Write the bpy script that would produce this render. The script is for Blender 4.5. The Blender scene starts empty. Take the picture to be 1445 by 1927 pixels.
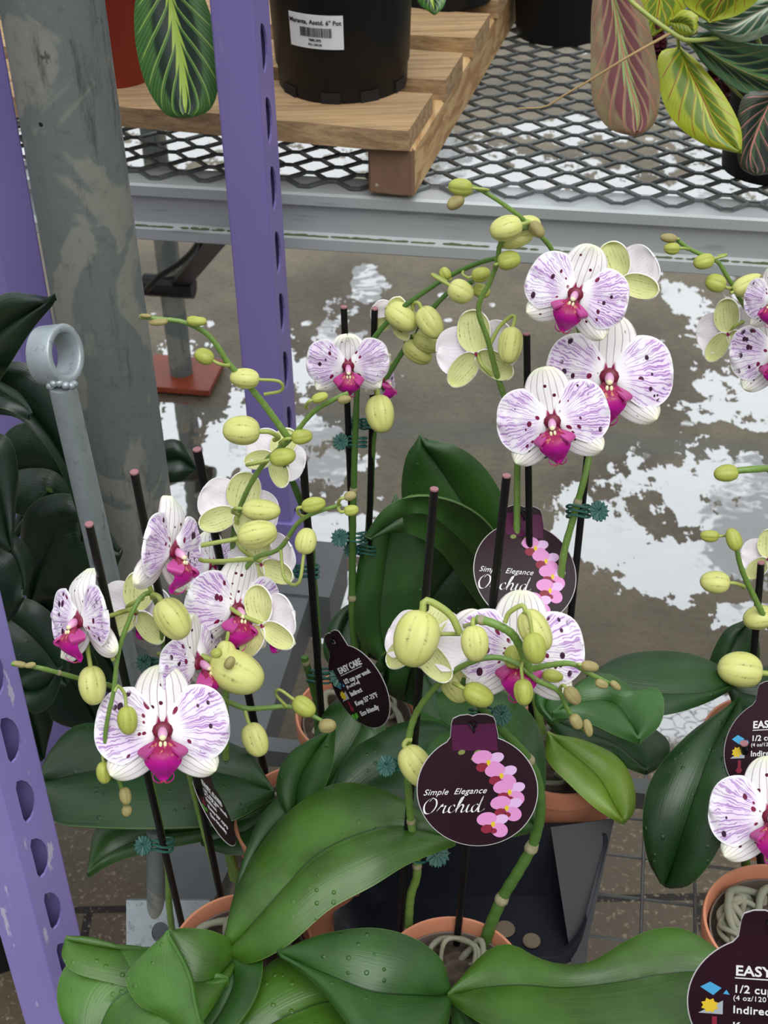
import bpy, bmesh, math, random
from mathutils import Vector, Matrix
random.seed(7)
SC = bpy.context.scene
COL = SC.collection
PI = math.pi

# ------------------------------------------------------------------ camera, light, exposure
F = 2700.0; CAMZ = 1.55; TH = math.radians(37); RO = math.radians(1.25)
CP = Vector((0, 0, CAMZ))
FW = Vector((0, math.cos(TH), -math.sin(TH))); U0 = Vector((0, math.sin(TH), math.cos(TH))); R0 = Vector((1, 0, 0))
RT = R0 * math.cos(RO) - U0 * math.sin(RO)
UP = R0 * math.sin(RO) + U0 * math.cos(RO)
cam = bpy.data.cameras.new('camera'); co = bpy.data.objects.new('camera', cam); COL.objects.link(co)
co.matrix_world = Matrix(((RT.x, UP.x, -FW.x, 0), (RT.y, UP.y, -FW.y, 0), (RT.z, UP.z, -FW.z, CAMZ), (0, 0, 0, 1)))
cam.sensor_fit = 'VERTICAL'; cam.sensor_height = 36; cam.lens = F / 1927 * 36
cam.clip_start = 0.05
cam.dof.use_dof = True; cam.dof.focus_distance = 1.08; cam.dof.aperture_fstop = cam.lens / 2.6
SC.camera = co
SC.view_settings.view_transform = 'Standard'; SC.view_settings.look = 'None'
SC.view_settings.exposure = 0.0; SC.view_settings.gamma = 1.0; SC.view_settings.use_curve_mapping = False

# ------------------------------------------------------------------ node helper
def lin(c):
    if isinstance(c, str): c = tuple(int(c[i:i+2], 16) / 255 for i in (0, 2, 4))
    return tuple(x / 12.92 if x <= .04045 else ((x + .055) / 1.055) ** 2.4 for x in c) + (1,)

class NT:
    def __init__(s, tree): s.t = tree; s.n = tree.nodes; s.l = tree.links
    def new(s, typ, **k):
        n = s.n.new(typ)
        for a, b in k.items(): setattr(n, a, b)
        return n
    def put(s, sock, v):
        if isinstance(v, bpy.types.NodeSocket): s.l.new(v, sock)
        elif v is not None:
            try: sock.default_value = v
            except Exception: sock.default_value = tuple(v)[:3]
    def m(s, op, a, b=None, c=None, clamp=False):
        n = s.new('ShaderNodeMath', operation=op, use_clamp=clamp)
        s.put(n.inputs[0], a); s.put(n.inputs[1], b); s.put(n.inputs[2], c); return n.outputs[0]
    def ss(s, x, lo, hi, a=0., b=1.):
        n = s.new('ShaderNodeMapRange', interpolation_type='SMOOTHSTEP')
        s.put(n.inputs[0], x); s.put(n.inputs[1], lo); s.put(n.inputs[2], hi); s.put(n.inputs[3], a); s.put(n.inputs[4], b)
        return n.outputs[0]
    def mix(s, f, a, b):
        n = s.new('ShaderNodeMix', data_type='RGBA')
        s.put(n.inputs[0], f); s.put(n.inputs[6], a); s.put(n.inputs[7], b); return n.outputs[2]
    def uv(s):
        n = s.new('ShaderNodeTexCoord'); x = s.new('ShaderNodeSeparateXYZ'); s.l.new(n.outputs['UV'], x.inputs[0])
        return x.outputs[0], x.outputs[1]
    def obj(s): return s.new('ShaderNodeTexCoord').outputs['Object']
    def pos(s): return s.new('ShaderNodeNewGeometry').outputs['Position']
    def rnd(s): return s.new('ShaderNodeObjectInfo').outputs['Random']
    def vec(s, x, y, z=0.):
        n = s.new('ShaderNodeCombineXYZ'); s.put(n.inputs[0], x); s.put(n.inputs[1], y); s.put(n.inputs[2], z); return n.outputs[0]
    def scale(s, v, k):
        n = s.new('ShaderNodeVectorMath', operation='MULTIPLY'); s.put(n.inputs[0], v); s.put(n.inputs[1], k); return n.outputs[0]
    def noise(s, v, sc, det=3., rough=.55, dist=0.):
        n = s.new('ShaderNodeTexNoise'); s.put(n.inputs['Vector'], v); n.inputs['Scale'].default_value = sc
        n.inputs['Detail'].default_value = det; n.inputs['Roughness'].default_value = rough; n.inputs['Distortion'].default_value = dist
        return n.outputs[0]
    def vor(s, v, sc, feat='F1'):
        n = s.new('ShaderNodeTexVoronoi', feature=feat); s.put(n.inputs['Vector'], v); n.inputs['Scale'].default_value = sc
        return n
    def bump(s, h, st=.3, d=.002):
        n = s.new('ShaderNodeBump'); s.put(n.inputs['Height'], h); n.inputs['Strength'].default_value = st; n.inputs['Distance'].default_value = d
        return n.outputs[0]

def mat(name, col, rough=.5, metal=0., spec=.5, bump=None, sss=0., coat=0.):
    m = bpy.data.materials.new(name); m.use_nodes = True
    t = NT(m.node_tree); b = m.node_tree.nodes['Principled BSDF']
    c = col(t) if callable(col) else (lin(col) if isinstance(col, str) else col)
    t.put(b.inputs['Base Color'], c)
    t.put(b.inputs['Roughness'], rough(t) if callable(rough) else rough)
    t.put(b.inputs['Metallic'], metal); b.inputs['Specular IOR Level'].default_value = spec
    b.inputs['Coat Weight'].default_value = coat
    if sss:
        b.inputs['Subsurface Weight'].default_value = sss; b.inputs['Subsurface Radius'].default_value = (.6, .5, .4); b.inputs['Subsurface Scale'].default_value = .004
    if bump: t.l.new(bump(t), b.inputs['Normal'])
    return m

# world: bright overcast daylight through a greenhouse roof, roof structure darker
w = bpy.data.worlds.new('sky'); SC.world = w; w.use_nodes = True
t = NT(w.node_tree); bg = w.node_tree.nodes['Background']
g = t.new('ShaderNodeTexCoord').outputs['Generated']
sp = t.new('ShaderNodeSeparateXYZ'); t.l.new(g, sp.inputs[0])
el = t.ss(sp.outputs[2], -.12, .12, .12, 1.)
zen = t.ss(sp.outputs[2], .1, 1., .36, 1.05)
fwd = t.m('ADD', t.m('MULTIPLY', t.ss(sp.outputs[1], .1, .8, 0., 1.), t.ss(sp.outputs[2], .75, .45, 0., .55)), t.ss(sp.outputs[1], -.1, -.9, 0., .25))
trees = t.ss(t.noise(g, 7., 5., .62, .6), .50, .58, 1., .34)
band = t.ss(sp.outputs[2], .80, .68)
st = t.m('MULTIPLY', t.m('MULTIPLY', el, t.m('ADD', zen, fwd)), t.m('MULTIPLY_ADD', t.m('MULTIPLY', t.m('SUBTRACT', trees, 1.), band), .8, 1.))
st = t.m('MULTIPLY', st, 1.12)
t.put(bg.inputs[0], (0.95, 0.985, 1.0, 1)); t.put(bg.inputs[1], st)
# soft daylight from the roof above and a little in front
sun = bpy.data.lights.new('daylight', 'SUN'); sun.energy = 1.9; sun.angle = math.radians(50); sun.color = (1, .985, .96)
so = bpy.data.objects.new('daylight', sun); COL.objects.link(so)
so.rotation_euler = Vector((.15, -.55, 1)).to_track_quat('Z', 'Y').to_euler()

# ------------------------------------------------------------------ placing helpers
def ray(px, py): return FW + RT * ((px - 722.5) / F) + UP * (-(py - 963.5) / F)
def PY(px, py, Y): d = ray(px, py); return CP + d * (Y / d.y)
def PZ(px, py, z): d = ray(px, py); return CP + d * ((z - CAMZ) / d.z)
def depth(p): return (p - CP).dot(FW)
def mpp(p): return depth(p) / F

def cr(pts, n):
    """Catmull-Rom through points of any dimension, n samples, uniform in arc length of the chord"""
    pts = [Vector(p) for p in pts]
    if len(pts) == 1: return [pts[0]] * n
    if len(pts) == 2: return [pts[0].lerp(pts[1], i / (n - 1)) for i in range(n)]
    P = [pts[0] * 2 - pts[1]] + pts + [pts[-1] * 2 - pts[-2]]
    dense = []
    for i in range(1, len(P) - 2):
        a, b, c, d = P[i-1], P[i], P[i+1], P[i+2]
        for k in range(12):
            t = k / 12
            dense.append(.5 * ((2*b) + (c-a)*t + (2*a-5*b+4*c-d)*t*t + (3*b-a-3*c+d)*t*t*t))
    dense.append(pts[-1])
    L = [0]
    for i in range(1, len(dense)): L.append(L[-1] + (dense[i] - dense[i-1]).length)
    out = []; j = 0
    for i in range(n):
        s = L[-1] * i / (n - 1)
        while j < len(L) - 2 and L[j+1] < s: j += 1
        k = (s - L[j]) / max(1e-9, L[j+1] - L[j]); out.append(dense[j].lerp(dense[j+1], min(1, k)))
    return out

# ------------------------------------------------------------------ mesh builder
class MB:
    def __init__(s): s.v = []; s.f = []; s.uv = []; s.mi = []
    def face(s, ids, uvs=None, mi=0):
        s.f.append(ids); s.uv.append(uvs or [(0, 0)] * len(ids)); s.mi.append(mi)
    def grid(s, P, uvf=None, mi=0, closed=False):
        n = len(P); m = len(P[0]); b = len(s.v)
        for r in P: s.v += [tuple(q) for q in r]
        for i in range(n - 1):
            for j in range(m if closed else m - 1):
                k = (j + 1) % m
                uu = [(j / (m - (0 if closed else 1)), i / (n-1)), ((j+1) / (m - (0 if closed else 1)), i / (n-1)),
                      ((j+1) / (m - (0 if closed else 1)), (i+1) / (n-1)), (j / (m - (0 if closed else 1)), (i+1) / (n-1))]
                s.face([b+i*m+j, b+i*m+k, b+(i+1)*m+k, b+(i+1)*m+j], uu, mi)
        return b
    def tube(s, pts, rad, seg=10, caps=True, mi=0, sx=1.):
        n = len(pts); rad = rad if isinstance(rad, (list, tuple)) else [rad] * n
        up = Vector((0, 0, 1)); rows = []; prev = None
        for i in range(n):
            d = (pts[min(n-1, i+1)] - pts[max(0, i-1)]).normalized()
            if prev is None:
                a = d.cross(up if abs(d.z) < .9 else Vector((1, 0, 0))).normalized()
            else:
                a = (prev - d * prev.dot(d)).normalized()
            prev = a; b = d.cross(a)
            rows.append([pts[i] + (a * math.cos(2*PI*k/seg) * sx + b * math.sin(2*PI*k/seg)) * rad[i] for k in range(seg)])
        b0 = s.grid(rows, mi=mi, closed=True)
        if caps:
            s.face(list(range(b0 + seg - 1, b0 - 1, -1)), mi=mi); e = b0 + (n-1)*seg; s.face(list(range(e, e + seg)), mi=mi)
        return s
    def box(s, c, ex, ey, ez, mi=0):
        """centre and three half-extent vectors"""
        b = len(s.v)
        for i in (-1, 1):
            for j in (-1, 1):
                for k in (-1, 1): s.v.append(tuple(c + ex*i + ey*j + ez*k))
        for q in ((0,1,3,2),(4,6,7,5),(0,4,5,1),(2,3,7,6),(0,2,6,4),(1,5,7,3)): s.face([b+i for i in q], [(0,0),(1,0),(1,1),(0,1)], mi)
        return s
    def lathe(s, prof, c, seg=48, mi=0, sy=1.):
        rows = [[c + Vector((r*math.cos(2*PI*k/seg), r*math.sin(2*PI*k/seg)*sy, z)) for k in range(seg)] for r, z in prof]
        return s.grid(rows, mi=mi, closed=True)
    def ellip(s, c, ax, r, n=10, m=14, mi=0):
        """ellipsoid, ax=3 orthonormal vectors, r=3 radii"""
        rows = []
        for i in range(n + 1):
            a = PI * i / n
            rows.append([c + ax[2]*(-math.cos(a)*r[2]) + (ax[0]*math.cos(2*PI*k/m)*r[0] + ax[1]*math.sin(2*PI*k/m)*r[1]) * math.sin(a) for k in range(m)])
        s.grid(rows, mi=mi, closed=True); return s
    def sheet(s, P, th, mi=(0, 1), mie=None):
        """closed thin solid from a grid of points; front material mi[0], back mi[1]"""
        n = len(P); m = len(P[0]); N = []
        for i in range(n):
            row = []
            for j in range(m):
                a = P[min(n-1, i+1)][j] - P[max(0, i-1)][j]; b = P[i][min(m-1, j+1)] - P[i][max(0, j-1)]
                q = b.cross(a)
                row.append(q.normalized() if q.length > 1e-12 else None)
            N.append(row)
        for i in range(n):
            for j in range(m):
                if N[i][j] is None: N[i][j] = N[1 if i == 0 else (n-2 if i == n-1 else i)][j] or N[n//2][m//2] or Vector((0,0,1))
        A = [[P[i][j] + N[i][j]*th*.5 for j in range(m)] for i in range(n)]
        B = [[P[i][j] - N[i][j]*th*.5 for j in range(m)] for i in range(n)]
        a = s.grid(A, mi=mi[0]); b0 = len(s.v); fb = len(s.f)
        b = s.grid(B, mi=mi[1])
        for k in range(fb, len(s.f)): s.f[k] = s.f[k][::-1]; s.uv[k] = s.uv[k][::-1]
        e = mi[0] if mie is None else mie
        loop = [(0, j) for j in range(m)] + [(i, m-1) for i in range(1, n)] + [(n-1, j) for j in range(m-2, -1, -1)] + [(i, 0) for i in range(n-2, 0, -1)]
        for k in range(len(loop)):
            i, j = loop[k]; i2, j2 = loop[(k+1) % len(loop)]
            u = [(j/(m-1), i/(n-1)), (j2/(m-1), i2/(n-1))]
            s.face([a+i*m+j, b+i*m+j, b+i2*m+j2, a+i2*m+j2], [u[0], u[0], u[1], u[1]], e)
        return s
    def build(s, name, mats, parent=None, smooth=True, origin=None):
        o0 = parent['_o'] if parent is not None else (origin if origin is not None else Vector((0, 0, 0)))
        o0 = Vector(o0)
        me = bpy.data.meshes.new(name)
        me.from_pydata([tuple(Vector(v) - o0) for v in s.v], [], s.f)
        ul = me.uv_layers.new(name='UVMap'); k = 0
        flat = [c for f in s.uv for q in f for c in q]
        ul.data.foreach_set('uv', flat)
        mats = mats if isinstance(mats, (list, tuple)) else [mats]
        for m in mats: me.materials.append(m)
        me.polygons.foreach_set('material_index', s.mi)
        me.polygons.foreach_set('use_smooth', [smooth] * len(me.polygons))
        me.validate(); me.update()
        bm = bmesh.new(); bm.from_mesh(me); bmesh.ops.remove_doubles(bm, verts=bm.verts, dist=1e-6)
        bmesh.ops.recalc_face_normals(bm, faces=bm.faces); bm.to_mesh(me); bm.free()
        if smooth: me.set_sharp_from_angle(angle=math.radians(48))
        o = bpy.data.objects.new(name, me); COL.objects.link(o)
        if parent is not None: o.parent = parent; o['_o'] = tuple(o0)
        else: o.location = o0; o['_o'] = tuple(o0)
        return o

def tag(o, label=None, cat=None, group=None, kind=None):
    for k, v in (('label', label), ('category', cat), ('group', group), ('kind', kind)):
        if v: o[k] = v
    return o
def thing(name, loc, label, cat, group=None):
    o = bpy.data.objects.new(name, None); COL.objects.link(o); o.location = loc; o['_o'] = tuple(loc); o.empty_display_size = .02
    return tag(o, label, cat, group)

def plate(outline, holes, th, frame, name, m, parent=None, origin=None, bev=0.):
    """flat plate from 2D outline (with holes) extruded; frame = (origin, x axis, y axis) in world"""
    cu = bpy.data.curves.new('c', 'CURVE'); cu.dimensions = '2D'; cu.fill_mode = 'BOTH'; cu.extrude = th / 2; cu.bevel_depth = bev
    for pl in [outline] + holes:
        sp = cu.splines.new('POLY'); sp.points.add(len(pl) - 1); sp.use_cyclic_u = True
        for i, q in enumerate(pl): sp.points[i].co = (q[0], q[1], 0, 1)
    ob = bpy.data.objects.new('c', cu); me = bpy.data.meshes.new_from_object(ob)
    O, X, Y = frame; Z = X.cross(Y).normalized()
    b = MB()
    for v in me.vertices: b.v.append(tuple(O + X*v.co.x + Y*v.co.y + Z*v.co.z))
    for p in me.polygons:
        b.face(list(p.vertices), [(me.vertices[i].co.x, me.vertices[i].co.y) for i in p.vertices])
    bpy.data.objects.remove(ob); bpy.data.curves.remove(cu); bpy.data.meshes.remove(me)
    if name is None: return b
    return b.build(name, m, parent, smooth=False, origin=origin)

def text_mb(body, size, frame, shear=0., bold=0., th=.0003, align='LEFT', space=1.):
    cu = bpy.data.curves.new('t', 'FONT'); cu.body = body; cu.size = size; cu.shear = shear; cu.offset = bold; cu.extrude = th / 2; cu.align_x = align
    cu.space_character = space; cu.resolution_u = 3
    ob = bpy.data.objects.new('t', cu); COL.objects.link(ob)
    me = bpy.data.meshes.new_from_object(ob)
    O, X, Y = frame; Z = X.cross(Y).normalized(); b = MB()
    for v in me.vertices: b.v.append(tuple(O + X*v.co.x + Y*v.co.y + Z*v.co.z))
    for p in me.polygons: b.face(list(p.vertices))
    bpy.data.objects.remove(ob); bpy.data.curves.remove(cu); bpy.data.meshes.remove(me)
    return b
def join(dst, src, mi=0):
    k = len(dst.v); dst.v += src.v
    for f, u in zip(src.f, src.uv): dst.face([i + k for i in f], u, mi)
    return dst
# ------------------------------------------------------------------ materials
def c_petal(t):
    u, v0 = t.uv(); a = t.m('MULTIPLY_ADD', u, 2., -1.); ab = t.m('ABSOLUTE', a); r = t.m('MULTIPLY', t.rnd(), 37.)
    v = t.m('MULTIPLY_ADD', t.m('COSINE', t.m('MULTIPLY', v0, PI)), -.5, .5)
    w_ = t.m('MULTIPLY_ADD', v, 2., -1.); rt = t.m('POWER', t.m('SQRT', t.m('SUBTRACT', 1.0001, t.m('MULTIPLY', w_, w_))), .72)
    hw_ = t.m('MULTIPLY', rt, t.m('MULTIPLY_ADD', t.m('POWER', t.m('MINIMUM', t.m('MULTIPLY', v, 2.), 1.), .75), .40, .20))
    y_ = t.m('MULTIPLY', a, hw_); an = t.m('ARCTAN2', y_, t.m('ADD', v, .10)); q = t.vec(y_, v, r)
    wp = t.m('SUBTRACT', t.noise(q, 8., 1.5), .5)
    def lines(fr, k, lo):
        c = t.m('MULTIPLY', t.m('MULTIPLY_ADD', wp, k, an), fr)
        z = t.m('ABSOLUTE', t.m('SUBTRACT', t.m('FRACT', t.m('ADD', c, 50.)), .5))
        return t.ss(z, lo, lo - .16, 0., 1.)
    v1 = lines(6.5, .10, .17); v2 = t.m('MULTIPLY', lines(15., .14, .24), t.ss(t.noise(q, 5., 1.), .42, .5))
    edge = t.m('MULTIPLY', t.ss(ab, 1., .86), t.ss(v, 1., .93)); m1 = t.m('MULTIPLY', edge, t.ss(v, .15, .38))
    vein = t.m('MULTIPLY', t.m('MAXIMUM', v1, v2), m1)
    patch = t.m('MULTIPLY', t.ss(t.noise(q, 2.6, 1.), .30, .55), m1)
    c = t.mix(t.m('MULTIPLY', patch, .5), lin('f5f2f6'), lin('dcbce8'))
    c = t.mix(t.m('MULTIPLY', vein, t.m('MULTIPLY_ADD', patch, .35, .42)), c, lin('9450b0'))
    vv = t.vor(t.vec(t.m('MULTIPLY', u, 6.5), t.m('MULTIPLY', v, 7.5), r), 1.)
    s3 = t.new('ShaderNodeSeparateColor'); t.l.new(vv.outputs['Color'], s3.inputs[0])
    rad = t.ss(s3.outputs[0], .35, 1., .12, .40)
    spot = t.m('MULTIPLY', t.ss(t.m('SUBTRACT', vv.outputs['Distance'], rad), .03, -.03), t.m('GREATER_THAN', s3.outputs[0], .42))
    spot = t.m('MULTIPLY', spot, t.m('MULTIPLY', t.ss(v, .12, .2), t.ss(v, .85, .72)))
    spot = t.m('MULTIPLY', spot, t.ss(ab, .92, .82))
    c = t.mix(spot, c, t.mix(t.ss(v, .3, .6), lin('7c1240'), lin('3d1a38')))
    return t.mix(t.ss(v, .12, .07), c, lin('8e0f52'))
def c_sepal(t):
    u, v = t.uv(); a = t.m('MULTIPLY_ADD', u, 2., -1.); ab = t.m('ABSOLUTE', a); r = t.m('MULTIPLY', t.rnd(), 21.)
    q = t.vec(u, v, r); wp = t.m('SUBTRACT', t.noise(q, 3., 2.), .5)
    c_ = t.m('MULTIPLY', t.m('MULTIPLY_ADD', wp, .14, a), 3.6)
    z = t.m('ABSOLUTE', t.m('SUBTRACT', t.m('FRACT', t.m('ADD', c_, 50.)), .5))
    ln = t.m('MULTIPLY', t.ss(z, .1, .02), t.m('MULTIPLY', t.ss(v, .1, .2), t.ss(v, .93, .8)))
    c = t.mix(t.ss(v, .6, 1.), lin('f4f0f0'), lin('eef0d0'))
    c = t.mix(t.m('MULTIPLY', ln, .65), c, lin('8a5a86'))
    vv = t.vor(t.vec(t.m('MULTIPLY', u, 6.), t.m('MULTIPLY', v, 11.), r), 1.)
    s3 = t.new('ShaderNodeSeparateColor'); t.l.new(vv.outputs['Color'], s3.inputs[0])
    spot = t.m('MULTIPLY', t.ss(vv.outputs['Distance'], .26, .2), t.m('GREATER_THAN', s3.outputs[0], .62))
    spot = t.m('MULTIPLY', spot, t.m('MULTIPLY', t.m('MULTIPLY', t.ss(ab, .62, .5), t.ss(v, .1, .18)), t.ss(v, .8, .65)))
    c = t.mix(spot, c, lin('5a1030'))
    return t.mix(t.ss(v, .07, .03), c, lin('8e0f52'))
def c_pback(t):
    u, v = t.uv(); q = t.vec(u, v, t.rnd()); wp = t.m('SUBTRACT', t.noise(q, 4., 2.), .5)
    a = t.m('MULTIPLY_ADD', wp, .25, u); z = t.m('ABSOLUTE', t.m('SUBTRACT', t.m('FRACT', t.m('MULTIPLY', a, 12.)), .5))
    c = t.mix(t.m('MULTIPLY', t.ss(z, .12, 0.), .35), lin('efe9ee'), lin('c9b6cc'))
    return t.mix(t.ss(v, .5, .0, 0., .5), c, lin('e6e6c0'))
def yg(base, base2, dot, amt):
    def f(t):
        u, v = t.uv(); q = t.vec(u, v, t.m('MULTIPLY', t.rnd(), 9.)); wp = t.m('SUBTRACT', t.noise(q, 3., 2.), .5)
        a = t.m('MULTIPLY_ADD', wp, .05, u)
        z = t.m('ABSOLUTE', t.m('SUBTRACT', t.m('FRACT', t.m('MULTIPLY', a, 8.)), .5))
        ln = t.m('MULTIPLY', t.ss(z, .14, .02), t.m('MULTIPLY', t.ss(v, .05, .25), t.ss(v, .95, .75)))
        c = t.mix(t.noise(q, 2.5, 2.), lin(base), lin(base2))
        ln = t.m('MULTIPLY', ln, t.ss(t.noise(t.vec(u, v, 7.), 5., 2.), .38, .6)); c = t.mix(t.m('MULTIPLY', ln, .38), c, lin('8f8f4a'))
        d = t.m('MULTIPLY', t.m('MULTIPLY', ln, t.ss(t.noise(t.vec(u, v, 3.), 24., 2.), .54, .62)), amt)
        d = t.m('MULTIPLY', d, t.ss(v, .8, .6))
        return t.mix(d, c, lin(dot))
    return f
M = {}
M['petal'] = mat('petal_front', c_petal, .55, spec=.25, sss=.25)
M['sepal'] = mat('sepal_front', c_sepal, .55, spec=.25, sss=.25)
M['petal_back'] = mat('petal_back', c_pback, .6, spec=.2, sss=.2)
M['sepal_back'] = mat('sepal_back', yg('dcdca2', 'c9cf85', '5a4a34', 1.), .55, spec=.3)
M['bud'] = mat('bud_skin', yg('dbd992', 'c3c768', '6a5a34', .7), .42, spec=.4)
M['bud_green'] = mat('small_bud_skin', yg('b9bf5c', '9aa348', '6a6a34', .5), .42, spec=.4)
M['bud_brown'] = mat('tiny_bud_skin', yg('a8a065', '8c7c58', '5a4a3a', .5), .5, spec=.3)
def c_lip(t):
    u, v = t.uv(); a = t.m('ABSOLUTE', t.m('MULTIPLY_ADD', u, 2., -1.)); n = t.noise(t.vec(u, v, t.rnd()), 9., 3.)
    c = t.mix(t.ss(v, .25, .6), lin('95174f'), lin('c2189b'))
    yl = t.m('MULTIPLY', t.ss(n, .55, .62), t.ss(v, .45, .25))
    return t.mix(t.m('MULTIPLY', yl, .55), c, lin('d8a070'))
M['lip'] = mat('lip_magenta', c_lip, .4, spec=.35, sss=.15)
M['lobe'] = mat('lip_side_lobe', lambda t: t.mix(t.noise(t.obj(), 60., 2.), lin('c04a9e'), lin('a01862')), .4)
M['throat'] = mat('lip_throat', '700a2e', .45)
M['column'] = mat('column_pink', lambda t: t.mix(t.uv()[1], lin('b02a8c'), lin('f0c8e0')), .4)
M['callus'] = mat('callus_cream', 'e8e2b8', .5)

def c_stem(t):
    p = t.obj(); n = t.noise(p, 35., 3.); c = t.mix(n, lin('587f33'), lin('7f9b4c'))
    return t.mix(t.ss(t.noise(p, 400., 1.), .62, .7, 0., .35), c, lin('a8b57c'))
M['stem'] = mat('flower_spike_green', c_stem, .4)
M['stem_pale'] = mat('flower_stalk_pale', lambda t: t.mix(t.noise(t.obj(), 50., 2.), lin('a9b45e'), lin('8e9e4c')), .45)
M['stem_dark'] = mat('flower_spike_dark', lambda t: t.mix(t.noise(t.obj(), 30., 3.), lin('3f6428'), lin('557a35')), .42)
M['node'] = mat('spike_node', lambda t: t.mix(t.noise(t.obj(), 200., 2.), lin('b9b28e'), lin('6f6a48')), .7)

def leafmat(name, c1, c2, rib, rough=.34, drops=1.):
    def col(t):
        u, v = t.uv(); a = t.m('ABSOLUTE', t.m('MULTIPLY_ADD', u, 2., -1.)); p = t.obj()
        n = t.noise(p, 14., 3.); c = t.mix(t.ss(n, .3, .7), lin(c1), lin(c2))
        st = t.noise(t.vec(t.m('MULTIPLY', u, 60.), t.m('MULTIPLY', v, 3.), 0.), 1., 2.)
        c = t.mix(t.ss(st, .45, .75, 0., .35), c, lin(c2))
        c = t.mix(t.ss(t.noise(p, 170., 2.), .66, .74, 0., .3), c, lin(c1))
        c = t.mix(t.ss(a, .98, 1., 0., .3), c, lin('7f9e52')); c = t.mix(t.ss(t.noise(p, 5., 4., .6, 1.), .52, .72, 0., .35), c, lin(rib))
        return t.mix(t.ss(a, .03, .006, 0., .8), c, lin(rib))
    def bp(t):
        u, v = t.uv(); p = t.obj()
        vo = t.vor(p, 150.); s3 = t.new('ShaderNodeSeparateColor'); t.l.new(vo.outputs['Color'], s3.inputs[0])
        d = t.m('MULTIPLY', t.ss(vo.outputs['Distance'], .32, .16), t.m('GREATER_THAN', s3.outputs[0], .80))
        d = t.m('MULTIPLY', d, t.ss(t.noise(p, 9., 1.), .48, .58, 0., drops))
        st = t.noise(t.vec(t.m('MULTIPLY', u, 70.), t.m('MULTIPLY', v, 2.), 0.), 1., 2.)
        h = t.m('ADD', t.m('MULTIPLY', d, 1.3), t.m('ADD', t.m('MULTIPLY', st, .35), t.m('MULTIPLY', t.noise(p, 22., 2.), .9)))
        return t.bump(h, .5, .0016)
    return mat(name, col, rough, bump=bp, spec=.5)
M['leaf'] = leafmat('orchid_leaf', '28480f', '41681e', '18330c')
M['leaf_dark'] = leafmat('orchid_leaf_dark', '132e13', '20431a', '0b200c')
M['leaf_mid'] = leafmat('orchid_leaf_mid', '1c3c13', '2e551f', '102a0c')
M['leaf_lime'] = leafmat('orchid_leaf_lime', '5a7f24', '7d9a35', '3c5a1a')
M['leaf_wet'] = leafmat('orchid_leaf_wet', '25491c', '37642a', '16331a', .3, 1.)
M['leaf_lily'] = leafmat('lily_leaf', '0b1d12', '132c1a', '08160d', .27, .2)
M['leaf_bright'] = leafmat('orchid_leaf_bright', '31581a', '4a762a', '214516')
M['leaf_under'] = leafmat('orchid_leaf_under', '4b7a3a', '5f8d48', '8aa864', .4, .2)

def maranta(name, mid, dark, base, vein, edge):
    def col(t):
        u, v = t.uv(); a = t.m('ABSOLUTE', t.m('MULTIPLY_ADD', u, 2., -1.)); q = t.vec(u, v, 0.)
        c_ = t.m('SUBTRACT', t.m('MULTIPLY', v, 7.), t.m('MULTIPLY', t.m('POWER', a, .7), 3.2))
        fr = t.m('FRACT', t.m('ADD', c_, 20.))
        jag = t.m('MULTIPLY_ADD', fr, .14, .05)
        n = t.noise(q, 5., 2.)
        c = t.mix(t.ss(n, .35, .65, 0., .5), lin(base), lin(edge))
        fr2 = t.m('FRACT', t.m('MULTIPLY_ADD', c_, 4., 80.)); c = t.mix(t.m('MULTIPLY', t.ss(t.m('ABSOLUTE', t.m('SUBTRACT', fr2, .5)), .2, .05), .22), c, lin(vein))
        dk = t.m('MULTIPLY', t.ss(a, .62, .5), t.ss(t.m('ABSOLUTE', t.m('SUBTRACT', fr, .55)), .42, .3))
        c = t.mix(dk, c, lin(dark))
        c = t.mix(t.ss(t.m('SUBTRACT', a, jag), .02, -.02), c, lin(mid))
        vl = t.ss(t.m('ABSOLUTE', t.m('SUBTRACT', fr, .97)), .06, .02)
        c = t.mix(t.m('MULTIPLY', vl, t.ss(a, .97, .8)), c, lin(vein))
        return t.mix(t.ss(a, .04, .01), c, lin(vein))
    return mat(name, col, .33)
M['mar_green'] = maranta('prayer_plant_leaf', 'a5bd4a', '14291c', '33602c', '9cba5a', '3f6d30')
M['mar_red'] = maranta('prayer_plant_underside', '8fa868', '6e3a40', '7d6450', 'b5705c', '8c9468')
M['mar_lime'] = maranta('prayer_plant_lime_leaf', 'a9b83c', '5f7a22', '97a82a', '92402a', 'b2bc34')
M['mar_dark'] = maranta('prayer_plant_dark_leaf', '47703c', '142a20', '2b5232', '7c7448', '35603a')
M['mar_pink'] = maranta('prayer_plant_pink_veined', '33502e', '16231a', '1c3524', 'c07a74', '20402a')
M['mar_silver'] = maranta('prayer_plant_silver_leaf', 'a8bcA0', '2d4a34', '5f8060', 'b59a8c', 'aebfa8')
M['mar_burg'] = mat('prayer_plant_burgundy', '4a1824', .4)

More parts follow.
